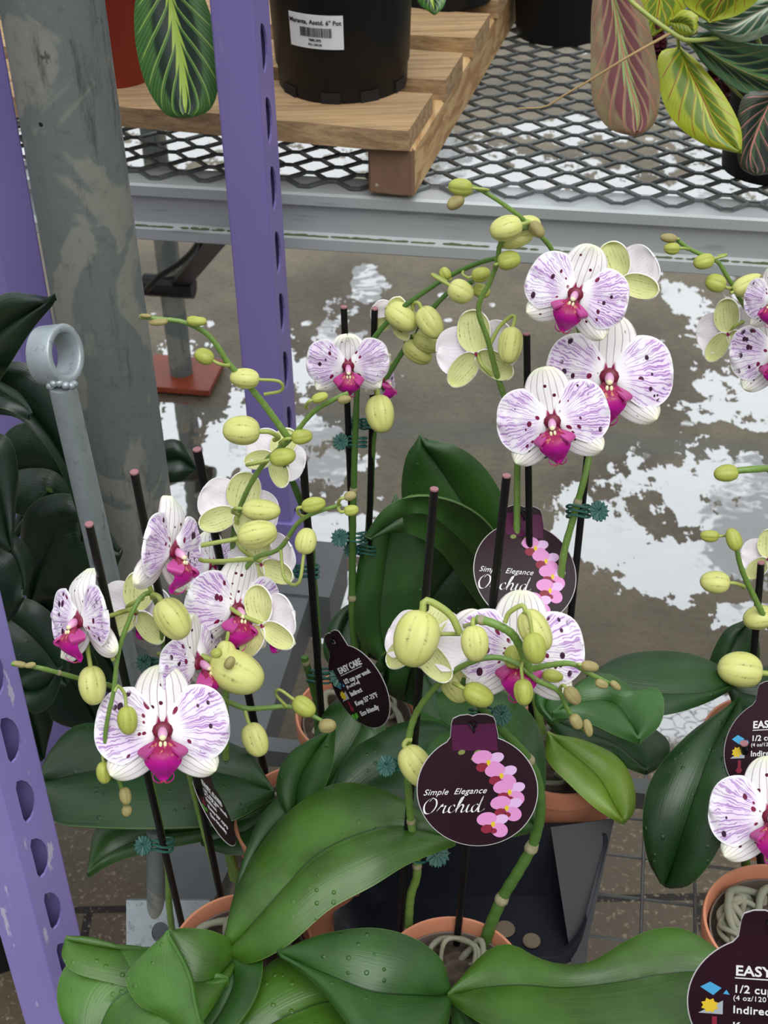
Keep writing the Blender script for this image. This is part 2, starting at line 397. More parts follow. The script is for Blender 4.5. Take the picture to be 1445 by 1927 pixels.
def c_purple(t):
    p = t.obj(); c = t.mix(t.noise(p, 6., 3.), lin('7b6eae'), lin('877bb8'))
    c = t.mix(t.ss(t.noise(t.scale(p, (60., 60., 14.)), 1., 4.), .68, .72, 0., .8), c, lin('8d84b8'))
    return t.mix(t.ss(t.noise(p, 45., 5., .7), .70, .74, 0., .7), c, lin('3a3258'))
M['purple'] = mat('purple_paint', c_purple, .45, bump=lambda t: t.bump(t.noise(t.obj(), 300., 2.), .15, .0005))
M['purple_lt'] = mat('lilac_paint', lambda t: t.mix(t.ss(t.noise(t.scale(t.obj(), (90., 90., 18.)), 1., 5.), .66, .7), t.mix(t.noise(t.obj(), 6., 3.), lin('8e82c6'), lin('9a8fd2')), lin('c4bfdc')), .45)
def c_galv(t):
    p = t.obj(); c = t.mix(t.ss(t.noise(p, 9., 3., .5, 1.5), .48, .53), lin('747c7a'), lin('8f9188'))
    c = t.mix(t.ss(t.noise(t.scale(p, (34., 34., 5.)), 1., 6., .75), .54, .68, 0., .8), c, lin('4a4944')); c = t.mix(t.ss(t.noise(p, 70., 5., .75), .5, .75, 0., .5), c, lin('565a56'))
    c = t.mix(t.ss(t.noise(t.scale(p, (60., 60., 40.)), 1., 4., .7), .68, .74, 0., .7), c, lin('34332f'))
    return t.mix(t.ss(t.noise(t.scale(p, (50., 50., 8.)), 1., 3.), .66, .74, 0., .5), c, lin('6b5a42'))
M['galv_dull'] = mat('weathered_zinc', c_galv, .55, metal=.25, bump=lambda t: t.bump(t.noise(t.obj(), 160., 4.), .25, .001))
def c_galv2(t):
    p = t.obj(); c = t.mix(t.noise(p, 40., 5., .6), lin('8b969c'), lin('b4bdc2'))
    return t.mix(t.ss(t.noise(t.scale(p, (150., 150., 60.)), 1., 4., .7), .58, .7, 0., .6), c, lin('5c666c'))
M['galv'] = mat('bright_zinc', c_galv2, .42, metal=.45, bump=lambda t: t.bump(t.noise(t.obj(), 120., 4.), .3, .001))
M['alu'] = mat('grey_aluminium', lambda t: t.mix(t.ss(t.noise(t.scale(t.obj(), (4., 40., 90.)), 1., 4.), .60, .75, 0., .6), t.mix(t.noise(t.obj(), 3., 2.), lin('b4babc'), lin('c4c9ca')), lin('85877c')), .42, metal=.3)
M['moss'] = mat('moss_line', '5d6444', .9)
M['mesh'] = mat('expanded_steel', lambda t: t.mix(t.noise(t.obj(), 60., 3.), lin('54585a'), lin('7b8080')), .32, metal=.6)
M['beam'] = mat('dark_beam_grey', lambda t: t.mix(t.noise(t.obj(), 12., 4.), lin('5c6164'), lin('74797b')), .5, metal=.2)
M['wire'] = mat('wire_steel', lambda t: t.mix(t.noise(t.obj(), 60., 3.), lin('5d5f5f'), lin('7d7f7e')), .4, metal=.5)
M['rust'] = mat('rusty_plate', lambda t: t.mix(t.noise(t.obj(), 40., 4.), lin('9a4326'), lin('70301f')), .35)
M['black'] = mat('black_plastic', lambda t: t.mix(t.ss(t.noise(t.obj(), 90., 4., .7), .66, .74, 0., .25), lin('101113'), lin('34353a')), .45, spec=.3)
M['black_stake'] = mat('black_stake', '121113', .35, spec=.35)
M['stake_tip'] = mat('faded_pink_tip', '9a6a70', .7)
M['navy'] = mat('dark_bin_plastic', lambda t: t.mix(t.noise(t.obj(), 20., 2.), lin('171a24'), lin('20242e')), .4)
M['navy_side'] = mat('grey_bin_plastic', '34363a', .5)
M['sand'] = mat('sandy_spot', '7a6c5c', .9)
M['terra'] = mat('terracotta_plastic', lambda t: t.mix(t.noise(t.obj(), 30., 3.), lin('c47a5c'), lin('d49272')), .6)
M['redpot'] = mat('red_plastic', '7e2514', .45)
M['liner'] = mat('clear_liner', '6f645c', .3)
M['bark'] = mat('bark_mix', lambda t: t.mix(t.vor(t.obj(), 90.).outputs['Distance'], lin('2a211a'), lin('64564a')), .9, bump=lambda t: t.bump(t.vor(t.obj(), 90.).outputs['Distance'], 1., .006))
M['root'] = mat('aerial_root', lambda t: t.mix(t.noise(t.obj(), 60., 3.), lin('98947f'), lin('6c7263')), .75)
M['clip'] = mat('green_clip', '2a5a50', .22)
def c_wood(t):
    p = t.obj(); n = t.noise(t.scale(p, (5., 110., 110.)), 1., 5., .65, .3)
    c = t.mix(t.ss(n, .3, .7), lin('8c7050'), lin('b5976f'))
    c = t.mix(t.ss(t.noise(p, 18., 4.), .55, .75, 0., .5), c, lin('756350'))
    return t.mix(t.ss(t.noise(t.scale(p, (20., 200., 200.)), 1., 3.), .66, .72, 0., .5), c, lin('44301f'))
def c_wood2(t):
    p = t.obj(); n = t.noise(t.scale(p, (50., 2.5, 50.)), 1., 4., .6, .8)
    return t.mix(t.ss(n, .4, .6), lin('a37c50'), lin('c9a778'))
M['wood'] = mat('rough_pallet_wood', c_wood, .85, bump=lambda t: t.bump(t.noise(t.scale(t.obj(), (8., 160., 160.)), 1., 4.), .6, .002))
M['wood_side'] = mat('pallet_stringer_wood', c_wood2, .8)
M['wood_end'] = mat('pallet_end_grain', lambda t: t.mix(t.ss(t.noise(t.obj(), 34., 4.), .63, .68), t.mix(t.noise(t.scale(t.obj(), (90., 90., 30.)), 1., 3.), lin('6e5443'), lin('8a6a52')), lin('b8b0a4')), .9)
M['white'] = mat('white_label', 'dfe0e2', .5)
M['ink'] = mat('black_ink', '101010', .6)
M['tagplum'] = mat('plum_card', lambda t: t.mix(t.ss(t.noise(t.obj(), 14., 1.), .3, .8), lin('220e18'), lin('2e1220')), .35, spec=.3)
M['tagmag'] = mat('plum_card_tab', '521a40', .35, spec=.3)
M['tagedge'] = mat('card_edge', 'c8c4c6', .5)
M['print_white'] = mat('white_print', 'ecebec', .5)
M['print_pink'] = mat('pink_print', 'dc92cb', .5)
M['print_lilac'] = mat('lilac_print', 'deb6e2', .5)
M['print_red'] = mat('crimson_print', '8a1f38', .5)
M['print_yel'] = mat('yellow_print', 'e0c030', .5)
M['print_grn'] = mat('green_print', '5aa83a', .5)
M['print_olive'] = mat('olive_print', '7f8a48', .5)
M['print_blue'] = mat('blue_print', '4aa6d8', .5)
M['print_grey'] = mat('grey_print', 'a8b0b8', .5)
M['soil_dark'] = mat('potting_soil', '1a1512', .95)
# ------------------------------------------------------------------ floor
def puddle_spec():
    """centres, sizes, turn (degrees) of standing water, metres on the floor"""
    L = []
    for px, py, a, b, r in [(620,870,.10,.06,0),(470,840,.20,.30,-10),(400,1000,.14,.20,0),(620,1010,.14,.12,0),(690,1120,.16,.10,0),
        (1385,900,.22,.14,0),(1300,1060,.28,.14,0),(1420,1010,.22,.22,0),(1410,670,.12,.22,0),(1290,560,.05,.10,0),(1385,725,.16,.18,0),
        (1120,990,.10,.16,0),(1180,1020,.05,.14,0),(1300,1350,.16,.10,0),(690,525,.04,.12,0),(1240,1390,.1,.1,0),(1420,1150,.1,.05,0),
        (330,260,.55,.34,0),(60,280,.4,.4,0),(580,270,.25,.4,0),(1230,365,.9,.16,0),(1000,340,.35,.2,0),(1400,320,.3,.3,0),(1100,240,.3,.12,0),(860,300,.2,.2,0),(330,860,.1,.5,0),(540,690,.10,.2,0),(625,640,.08,.2,0)]:
        p = PZ(px, py, 0); L.append((p.x, p.y, a*.85, b*.85))
    return L
def floor_material():
    m = bpy.data.materials.new('wet_concrete'); m.use_nodes = True; t = NT(m.node_tree); b = m.node_tree.nodes['Principled BSDF']
    p = t.pos(); s = t.new('ShaderNodeSeparateXYZ'); t.l.new(p, s.inputs[0])
    d = None
    for x, y, a, bb in puddle_spec():
        dx = t.m('MULTIPLY', t.m('SUBTRACT', s.outputs[0], x), 1/a); dy = t.m('MULTIPLY', t.m('SUBTRACT', s.outputs[1], y), 1/bb)
        q = t.m('SQRT', t.m('ADD', t.m('MULTIPLY', dx, dx), t.m('MULTIPLY', dy, dy)))
        d = q if d is None else t.m('MINIMUM', d, q)
    n1 = t.noise(p, 5., 5., .6, .8); n2 = t.noise(p, 24., 3., .6, .5)
    e = t.m('ADD', d, t.m('ADD', t.m('MULTIPLY', t.m('SUBTRACT', n1, .5), 3.4), t.m('MULTIPLY', t.m('SUBTRACT', n2, .5), 1.6)))
    e = t.m('ADD', e, t.m('MULTIPLY_ADD', t.noise(t.scale(p, (16., 4., 1.)), 1., 4., .7), 2.4, -1.0))
    pud = t.ss(e, 1.0, .93)
    dr = t.vor(p, 20.); s3 = t.new('ShaderNodeSeparateColor'); t.l.new(dr.outputs['Color'], s3.inputs[0])
    drop = t.m('MULTIPLY', t.ss(t.m('ADD', dr.outputs['Distance'], t.m('MULTIPLY', t.m('SUBTRACT', n2, .5), .5)), .24, .20), t.m('GREATER_THAN', s3.outputs[0], .84))
    wet = t.m('MAXIMUM', pud, t.m('MULTIPLY', drop, t.ss(n1, .48, .54)))
    c = t.mix(t.ss(t.noise(p, 3., 5., .65), .3, .7), lin('524a3c'), lin('786f5d'))
    c = t.mix(t.ss(t.noise(p, 90., 4., .7), .45, .7, 0., .4), c, lin('3e372c'))
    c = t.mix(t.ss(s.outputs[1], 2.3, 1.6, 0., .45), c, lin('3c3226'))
    c = t.mix(t.ss(t.noise(p, 1.6, 6., .7), .55, .72, 0., .5), c, lin('403c30'))
    # a slab joint
    jy = t.m('SUBTRACT', t.m('MULTIPLY_ADD', s.outputs[0], .16, s.outputs[1]), 2.33)
    c = t.mix(t.ss(t.m('ABSOLUTE', jy), .05, .03, 0., .55), c, lin('565852'))
    fl = t.vor(p, 1.7); c = t.mix(t.ss(fl.outputs['Distance'], .05, .03, 0., .8), c, lin('b0643c'))
    # brick pavers near the shelf
    br = t.new('ShaderNodeTexBrick'); t.put(br.inputs['Vector'], p)
    br.inputs['Scale'].default_value = 1.; br.inputs['Brick Width'].default_value = .4; br.inputs['Row Height'].default_value = .2; br.inputs['Mortar Size'].default_value = .006
    t.put(br.inputs['Color1'], lin('5a5042')); t.put(br.inputs['Color2'], lin('4c4336')); t.put(br.inputs['Mortar'], lin('1c1814'))
    grit = t.mix(t.ss(t.noise(p, 110., 4., .7), .55, .66, 0., .8), br.outputs[0], lin('8c7e6a'))
    near = t.ss(s.outputs[1], 1.50, 1.46)
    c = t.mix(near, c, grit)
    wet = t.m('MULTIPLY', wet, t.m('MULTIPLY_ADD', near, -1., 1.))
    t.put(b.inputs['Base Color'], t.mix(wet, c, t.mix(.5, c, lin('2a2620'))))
    t.put(b.inputs['Roughness'], t.m('MULTIPLY_ADD', wet, -.40, .42)); b.inputs['Specular IOR Level'].default_value = .35
    gl = t.new('ShaderNodeBsdfGlossy'); gl.inputs['Roughness'].default_value = .02; gl.inputs['Color'].default_value = (.95, .97, 1, 1)
    h = t.m('ADD', t.m('MULTIPLY', t.noise(p, 60., 3., .6), t.m('MULTIPLY_ADD', wet, -.9, 1.)), t.m('MULTIPLY', t.noise(p, 12., 2.), .25))
    bn = t.bump(h, .35, .006); t.l.new(bn, b.inputs['Normal'])
    bn2 = t.bump(t.noise(p, 14., 2., .5), .2, .004); t.l.new(bn2, gl.inputs['Normal'])
    mx = t.new('ShaderNodeMixShader'); t.put(mx.inputs[0], t.m('MULTIPLY', wet, .62)); t.l.new(b.outputs[0], mx.inputs[1]); t.l.new(gl.outputs[0], mx.inputs[2])
    t.l.new(mx.outputs[0], m.node_tree.nodes['Material Output'].inputs[0])
    return m
V = Vector
b = MB(); b.box(V((0, 4.5, -.05)), V((5, 0, 0)), V((0, 5.5, 0)), V((0, 0, .05)))
o = b.build('floor', floor_material(), smooth=False); tag(o, kind='structure')

# ------------------------------------------------------------------ display bench (behind)
EX = V((.722, -.133, 0)).normalized(); EY = V((-EX.y, EX.x, 0)); EZ = V((0, 0, 1))
BO = V((.150, 1.502, .85))            # point on the front top edge of the bench
def B(x, y, z): return BO + EX*x + EY*y + EZ*z
bench = thing('display_bench', B(0, .4, -.85), 'long grey metal plant bench with diamond mesh top, carrying the wooden pallet', 'bench')
prof = [(0, 0), (-.004, -.002), (-.004, -.014), (0, -.017), (.005, -.018), (.005, -.052), (-.002, -.055), (-.006, -.056), (-.006, -.069), (-.002, -.072), (.02, -.072), (.02, -.069), (.008, -.066), (.008, -.003), (.045, -.003), (.045, 0)]
b = MB(); rows = [[B(x, y, z) for y, z in prof] for x in (-1.4, -.7, 0, .7, 1.2)]
b.grid([[r[k % len(prof)] for k in range(len(prof) + 1)] for r in rows])
b.build('front_rail', M['alu'], bench, smooth=False)
b = MB(); random.seed(3)
pts = []
for i in range(400):
    x = -1.35 + i * .0063
    if random.random() < .8:
        r = random.uniform(.0006, .0022); b.ellip(B(x, -.0010, -.0545 + random.uniform(-.0004, .001)), (EX, EY, EZ), (.006, .0014, r), 4, 6)
b.build('moss_line', M['moss'], bench)
b = MB(); b.box(B(-.1, 1.1, -.035), EX*1.3, EY*.012, EZ*.035); b.build('rear_rail', M['alu'], bench, smooth=False)
for x in (-1.38, 1.18):
    b = MB(); b.box(B(x, .55, -.035), EX*.01, EY*.54, EZ*.03); b.build('end_rail', M['alu'], bench, smooth=False)
# expanded metal
b = MB(); LW = .060; SW = .0188; hw = .0010; hh = .0016; ny = int(1.06 / SW)
nx = int(2.5 / (LW / 2))
for r in range(ny):
    y0 = .018 + r * SW
    for i in range(nx):
        up = (i + r) % 2
        xa = -1.38 + i * LW / 2; xb = xa + LW / 2
        ya, yb = (y0 + SW*.46, y0 - SW*.46) if up else (y0 - SW*.46, y0 + SW*.46)
        A = B(xa + .0058, ya, .004); Bp = B(xb - .0058, yb, .004); b.box(B(xb, yb, .004), EX*.0066, EY*(hw + .0002), EZ*hh)
        d = (Bp - A); n = V((-d.y, d.x, 0)).normalized()
        b.box((A + Bp) / 2, d / 2, n*hw + EZ*.0008, EZ*hh)
b.build('mesh_top', M['mesh'], bench, smooth=False)
# legs and bracing
foot = PZ(342, 705, 0.012)
b = MB(); b.tube([foot, foot + V((0, 0, .83))], .0235, 20); b.tube([foot + V((0, 0, .34)), foot + V((0, 0, .40))], .031, 20)
b.build('leg', M['galv_dull'], bench)
b = MB(); b.box(foot, EX*.075, EY*.062, EZ*.006); b.build('foot_plate', M['rust'], bench, smooth=False)
f2 = foot + EX*1.35
b = MB(); b.tube([f2, f2 + V((0, 0, .83))], .0235, 20); b.build('leg', M['galv_dull'], bench)
b = MB(); b.box(f2, EX*.075, EY*.062, EZ*.006); b.build('foot_plate', M['rust'], bench, smooth=False)
b = MB(); a = PY(318, 538, foot.y - .02); c = B(-.06, .25, -.06)
d_ = (PY(405, 452, 2.1) - PY(338, 535, foot.y - .02)); s_ = PY(338, 535, foot.y - .02); e_ = s_ + d_ * 1.4
b.box((s_ + e_)/2, (e_ - s_)/2, EX*.018, (e_-s_).cross(EX).normalized()*.006); b.tube([a - EX*.05, a + EX*.05], .022, 12)
b.build('diagonal_brace', M['black'], bench, smooth=False)
b = MB(); b.tube(cr([PY(276, 545, 2.3), PY(300, 520, 2.25), PY(345, 490, 2.2), PY(372, 460, 2.15), PY(380, 430, 2.1)], 24), .006, 8); b.build('cable', M['black'], bench)

# ------------------------------------------------------------------ pallet
PO = PZ(778, 375, .8565); GY = V((.197, .703, 0)).normalized(); GX = V((GY.y, -GY.x, 0))
def G(x, y, z): return PO + GX*x + GY*y + EZ*z
pal = thing('wooden_pallet', G(-.3, .35, 0), 'rough wooden slatted pallet lying on the diamond mesh bench under the pots', 'pallet')
def rough_box(b, x0, x1, y0, y1, z0, z1, seed, n=14):
    rnd = random.Random(seed); P = []
    for i in range(n + 1):
        x = x0 + (x1 - x0) * i / n; j = lambda: rnd.uniform(-.0012, .0012)
        c = [(y0 + j(), z0 + j()), (y0 + j(), z1 + j()), (y1 + j(), z1 + j()), (y1 + j(), z0 + j())]
        P.append([G(x, y, z) for y, z in c])
    b0 = b.grid([r + [r[0]] for r in P]); e = b0 + n*5; b.face([b0, b0+3, b0+2, b0+1]); b.face([e, e+1, e+2, e+3])
SH = .058; BT = .024
for k, (x0, x1, y0, y1) in enumerate([(-.75, -.004, -.005, .108), (-.75, .002, .150, .245), (-.75, .004, .300, .400), (-.75, .004, .455, .555), (-.75, .004, .60, .70)]):
    b = MB(); rough_box(b, x0, x1, y0, y1, SH, SH + BT, k + 4); b.build('deck_board', M['wood'], pal, smooth=False)
for x1 in (0., -.66):
    b = MB(); b.box(G(x1 - .027, .40, SH/2), GX*.027, GY*.396, EZ*SH/2); 
    o = b.build('stringer', [M['wood_side'], M['wood_end']], pal, smooth=False)
    for p in o.data.polygons:
        if abs(p.normal.dot(GY)) > .9: p.material_index = 1
    o.modifiers.new('bevel', 'BEVEL').width = .003
DZ = .8565 + SH + BT   # top of the pallet

# ------------------------------------------------------------------ pots on the bench
def pot_shell(r0, r1, h, th=.003, rim=.004, riz=.012, lip=True):
    p = [(0, 0), (r0, 0), (r0 + (r1 - r0)*.12, h*.12)]
    if lip: p += [(r1 - .001, h - riz), (r1 + rim, h - riz + .001), (r1 + rim, h)]
    else: p += [(r1, h)]
    return p + [(r1 - th + (rim if lip else 0), h + .0003), (r1 - th, h - riz), (r0 - th, th), (0, th)]
MP = PY(646, 175, 1.60)
c = PZ(646, 150, DZ); c = V((c.x, c.y, DZ))
mp = thing('potted_plant', c, 'black nursery pot with white barcode sticker standing on the front pallet board', 'plant pot')
R0_, R1_, HP = .0755, .083, .15
b = MB(); b.lathe([(0, .006), (R0_ - .004, .006), (R0_ - .002, 0), (R0_, .0), (R0_ + .001, .026), (R0_ + .003, .028), (R1_, HP - .012), (R1_ + .004, HP - .011), (R1_ + .004, HP), (R1_, HP), (R0_ , .01), (0, .009)], c, 64)
# drain notches as darker raised arcs
b.build('pot', M['black'], mp)
for a in (-1.75, -1.15, -.5, -2.5):
    b = MB(); ca = c + V((math.cos(a), math.sin(a), 0)) * (R0_ + .0002); tx = V((-math.sin(a), math.cos(a), 0)); b.box(ca + EZ*.006, tx*.011, V((math.cos(a), math.sin(a), 0))*.0012, EZ*.006)
    b.build('drain_notch', M['soil_dark'], mp, smooth=False)
b = MB(); b.lathe([(0, HP - .02), (R1_ - .004, HP - .02)], c, 40); b.build('soil', M['soil_dark'], mp)
# sticker wrapped on the pot
A0 = math.atan2(-1, -.36)
def onpot(s, z, off=.0006):
    r = R0_ + .003 + (R1_ - R0_ - .003) * (z - .028) / (HP - .04) + off
    a = A0 + s / R1_; return c + V((math.cos(a)*r, math.sin(a)*r, z))
def wrap(b):
    b.v = [tuple(onpot(x, y, z)) for x, y, z in b.v]; return b
ID = (V((0, 0, 0)), V((1, 0, 0)), V((0, 1, 0)))
SZ = .0825   # sticker centre height
def rr(w, h, r, n=5):
    P = []
    for cx, cy, a in ((w-r, h-r, 0), (-w+r, h-r, 90), (-w+r, -h+r, 180), (w-r, -h+r, 270)):
        for k in range(n): q = math.radians(a + 90*k/(n-1)); P.append((cx + r*math.cos(q), cy + r*math.sin(q)))
    return P
b = MB(); b.sheet([[V((x, SZ + y, .0006)) for x in [(-.0345 + .067*i/24) for i in range(25)]] for y in (-.019, 0, .019)], .0003, (0, 0)); wrap(b)
o = b.build('sticker', M['white'], mp)
b = MB()
for body, sz, x, y, bo in (('Maranta, Asstd. 6" Pot', .0078, -.0005, .0085, .00012), ('TRFL1372', .0040, 0, -.0105, .00015), ('PO-138105', .0040, 0, -.0155, .00005)):
    tb = text_mb(body, sz * .90, (V((x - .001, SZ + y, .0012)), ID[1], ID[2]), bold=bo, align='CENTER'); join(b, tb)
rnd = random.Random(5); x = -.019
while x < .019:
    wdt = rnd.choice((.0003, .0005, .0009)); b.box(V((x + wdt/2, SZ - .0005, .0012)), V((wdt/2, 0, 0)), V((0, .0052, 0)), V((0, 0, .0001))); x += wdt + rnd.choice((.0004, .0006))
wrap(b); b.build('lettering', M['ink'], o and mp, smooth=False)

def simple_pot(px, py, z, r0, r1, h, m, label, cat='plant pot', name='potted_plant', Y=None):
    p = PZ(px, py, z); c = V((p.x, p.y + r0, z))
    t = thing(name, c, label, cat)
    b = MB(); b.lathe(pot_shell(r0, r1, h), c, 48); b.build('pot', m, t)
    b = MB(); b.lathe([(0, h - .018), (r1 - .003, h - .018)], c, 32); b.build('soil', M['soil_dark'], t)
    return t, c
p2, c2 = simple_pot(1062, 88, .858, .062, .072, .13, M['black'], 'black nursery pot right of the pallet, standing on the open mesh below the mottled leaves')
p3, c3 = simple_pot(845, 22, DZ, .060, .070, .13, M['black'], 'black nursery pot farther back on the pallet, cut by the top edge')
p4, c4 = simple_pot(205, 168, DZ, .052, .062, .13, M['redpot'], 'rust red plastic pot behind the thick grey pole on the pallet')
p5, c5 = simple_pot(1475, 352, .858, .058, .068, .13, M['black'], 'black nursery pot at the right edge under the pink-veined dark leaf')
# ------------------------------------------------------------------ leaves
def leaf(parent, name, m, mid, L, R, d0, d1=None, mode='z', arch=.004, th=.0022, n=30, k=7, dl=0., dr=0., label=None, back='leaf_under', dm=None):
    """three pixel polylines with heights (mode z) or distances (mode Y) running from d0 to d1"""
    d1 = d0 if d1 is None else d1
    fn = PZ if mode == 'z' else PY
    def line(pl, off):
        s = cr([(x, y, 0) for x, y in pl], n); out = []
        for i, q in enumerate(s):
            t = i / (n - 1); dd = d0 + (d1 - d0) * t + off * math.sin(PI * min(1, max(0, t)))
            if dm: dd += dm * math.sin(PI * t)
            out.append(fn(q.x, q.y, dd))
        return out
    A, Mi, C = line(L, dl), line(mid, 0.), line(R, dr)
    P = []
    for i in range(n):
        row = []
        i0, i1 = max(0, i-1), min(n-1, i+1)
        nl = (C[i] - A[i]).cross(Mi[i1] - Mi[i0]); nl = nl.normalized() if nl.length > 1e-9 else V((0, 0, 1))
        if nl.z < 0: nl = -nl
        for j in range(-k, k + 1):
            s = abs(j) / k; e = A if j < 0 else C
            row.append(Mi[i].lerp(e[i], s) + nl * (arch * 4 * s * (1 - s)) + nl*0)
        P.append(row)
    # orient so that the front faces up or toward the viewer
    c_ = P[n//2][k]; a = P[n//2+1][k] - P[n//2-1][k]; bb = P[n//2][k+1] - P[n//2][k-1]
    if bb.cross(a).dot(CP - c_) < 0: P = [r[::-1] for r in P]
    b = MB(); b.sheet(P, th, (0, 1), 0)
    o = b.build(name, [M[m], M[back if back else m]], parent)
    if label: o['label'] = label
    return o

# ------------------------------------------------------------------ flower
def sheet_shape(base, ax, L, W, prof, n=16, k=8, zf=None):
    """flat blade: base point (x,y), axis angle, length, half width, profile; z from zf(u,v)"""
    ca, sa = math.cos(ax), math.sin(ax); P = []
    for i in range(n + 1):
        v = (1 - math.cos(PI * i / n)) / 2; h = prof(v) * W; row = []
        for j in range(-k, k + 1):
            u = j / k; x, y = v * L, u * h
            row.append(V((base[0] + x*ca - y*sa, base[1] + x*sa + y*ca, zf(u, v) if zf else 0)))
        P.append(row[::-1])
    return P
def pf_petal(v): return max(.015, math.sqrt(max(0, 1 - (2*v - 1)**2)) ** .72 * (.36 + .72 * min(1, v / .5) ** .75))
def pf_sepal(v): return max(.02, math.sqrt(max(0, 1 - (2*v - 1)**2)) ** .9)
def orient(pos, yaw, pitch, roll):
    z = (CP - pos).normalized(); x = UP.cross(z).normalized(); y = z.cross(x)
    Bm = Matrix((x, y, z)).transposed()
    Rr = Matrix.Rotation(math.radians(yaw), 3, 'Y') @ Matrix.Rotation(math.radians(pitch), 3, 'X') @ Matrix.Rotation(math.radians(roll), 3, 'Z')
    return Bm @ Rr
def flower(parent, px, py, Y, w, yaw=0, pitch=0, roll=0, cup=0., asym=1., stalk=None, seed=0, dors=1., lip=True, fold=(0, 0), lat=1., label=None, nocol=False, dcurl=0.):
    pos = PY(px, py, Y); S = w / 2 * mpp(pos); O = orient(pos, yaw, pitch, roll); rnd = random.Random(seed * 7 + 3)
    def W(q): return pos + O @ (q * S)
    th = .0011 / S
    def put(b): b.v = [tuple(W(V(v))) for v in b.v]; return b
    ph = rnd.uniform(0, 6)
    b = MB()
    zf = lambda u, v: -.06 + .10*v - .12*u*u + cup*v*v + .012*math.sin(9*v + 3*u + ph) - dcurl * max(0, v - .5)**2 * 3
    b.sheet(sheet_shape((0, .02), PI/2, 1.0*dors, .43, pf_sepal, zf=zf), th, (0, 1))
    for s in (-1, 1):
        zf = lambda u, v: -.10 + .02*v - .10*u*u + cup*v*v*.8 + .015*math.sin(7*v + ph)
        b.sheet(sheet_shape((0, -.02), -PI/2 + s*.92, 1.0*lat, .31, pf_sepal, zf=zf), th, (0, 1))
    f = put(b).build('flower', [M['sepal'], M['sepal_back']], parent)
    if label: f['label'] = label
    for s in (-1, 1):
        fo = fold[0] if s < 0 else fold[1]
        def zf(u, v, s=s, fo=fo): return .02 - .14*v*v + .02*math.sin(6*u + ph + s) * v + .012*math.sin(13*v + 5*u + ph) * v + cup*v*v - .05*u*u + fo*v*v
        P = sheet_shape((s*.02, .03), (.16 if s > 0 else PI - .16), 1.0 * (asym if s > 0 else 1) * (1 - abs(fo)*.3), .555, pf_petal, 20, 10, zf)
        b = MB(); b.sheet(P, th, (0, 1))
        # front must face +z
        put(b).build('petal', [M['petal'], M['petal_back']], f)
    if not nocol:
        b = MB(); I = (V((1,0,0)), V((0,.85,.53)), V((0,-.53,.85)))
        b.ellip(V((0, .03, .04)), (V((1,0,0)), V((0,1,0)), V((0,0,1))), (.16, .14, .06), 8, 12, 1)
        b.ellip(V((0, -.01, .17)), I, (.075, .085, .15), 10, 14, 0)
        b.ellip(V((0, -.06, .26)), I, (.055, .05, .06), 8, 12, 2)
        put(b).build('column', [M['column'], M['throat'], M['callus']], f)
    if lip:
        b = MB()
        # middle lobe: arrow shape with keel, tip and tendrils
        n = 18; k = 6; P = []
        for i in range(n + 1):
            v = i / n
            y = -.12 - .62 * v; zc = .18 + .26 * math.sin(PI * min(1, v*1.15)) ** 1.0 - .10 * v
            if v < .38: h = .09 + (.30 - .09) * (v / .38) ** 1.2
            else: h = .30 * (1 - (v - .38) / .62) ** .85 + .012
            row = []
            for j in range(-k, k + 1):
                u = j / k; row.append(V((u * h, y + .05*abs(u)*(v < .5), zc - .32 * h * u * u + .02 * (1 - abs(u)))))
            P.append(row)
        b.sheet([r[::-1] for r in P], th*1.6, (0, 0))
        for s in (-1, 1):
            tip = V((0, -.72, .12))
            b.tube(cr([tip, tip + V((s*.05, -.03, .03)), tip + V((s*.13, .01, .10)), tip + V((s*.16, .09, .16)), tip + V((s*.12, .14, .2))], 12), [.016 - .0011*i for i in range(12)], 6, mi=0)
            # side lobe, upright and curling inward
            Q = []
            for i in range(13):
                v = i / 12; hh = .24 * math.sin(PI * min(.98, v*.9 + .06)) ** .8; row = []
                for j in range(0, 9):
                    u = j / 8; ang = .5 + 1.1 * u
                    row.append(V((s * (.09 + .27*v*math.sin(v*2.6 + .3) + hh * math.cos(ang) * .6), -.12 - .26 * v - .05*u, .12 + .10*v + hh * math.sin(ang) * u * 1.2)))
                Q.append(row if s > 0 else row[::-1])
            b.sheet(Q, th*1.6, (1, 1))
        b.ellip(V((0, -.20, .19)), (V((1,0,0)), V((0,1,0)), V((0,0,1))), (.17, .15, .10), 8, 12, 2)
        for s in (-1, 1): b.ellip(V((s*.035, -.16, .31)), (V((1,0,0)), V((0,1,0)), V((0,0,1))), (.028, .05, .03), 6, 8, 3)
        put(b).build('lip', [M['lip'], M['lobe'], M['throat'], M['callus']], f)
    if stalk:
        a = W(V((0, 0, -.10))); e = PY(stalk[0], stalk[1], stalk[2] if len(stalk) > 2 else Y + .01); md = (a + e) / 2 + (O @ V((0, .1, -1))).normalized() * (a - e).length * .3
        b = MB(); b.tube(cr([a, md, e], 14), .0016, 8); b.build('pedicel', M['stem_pale'], f)
    return f

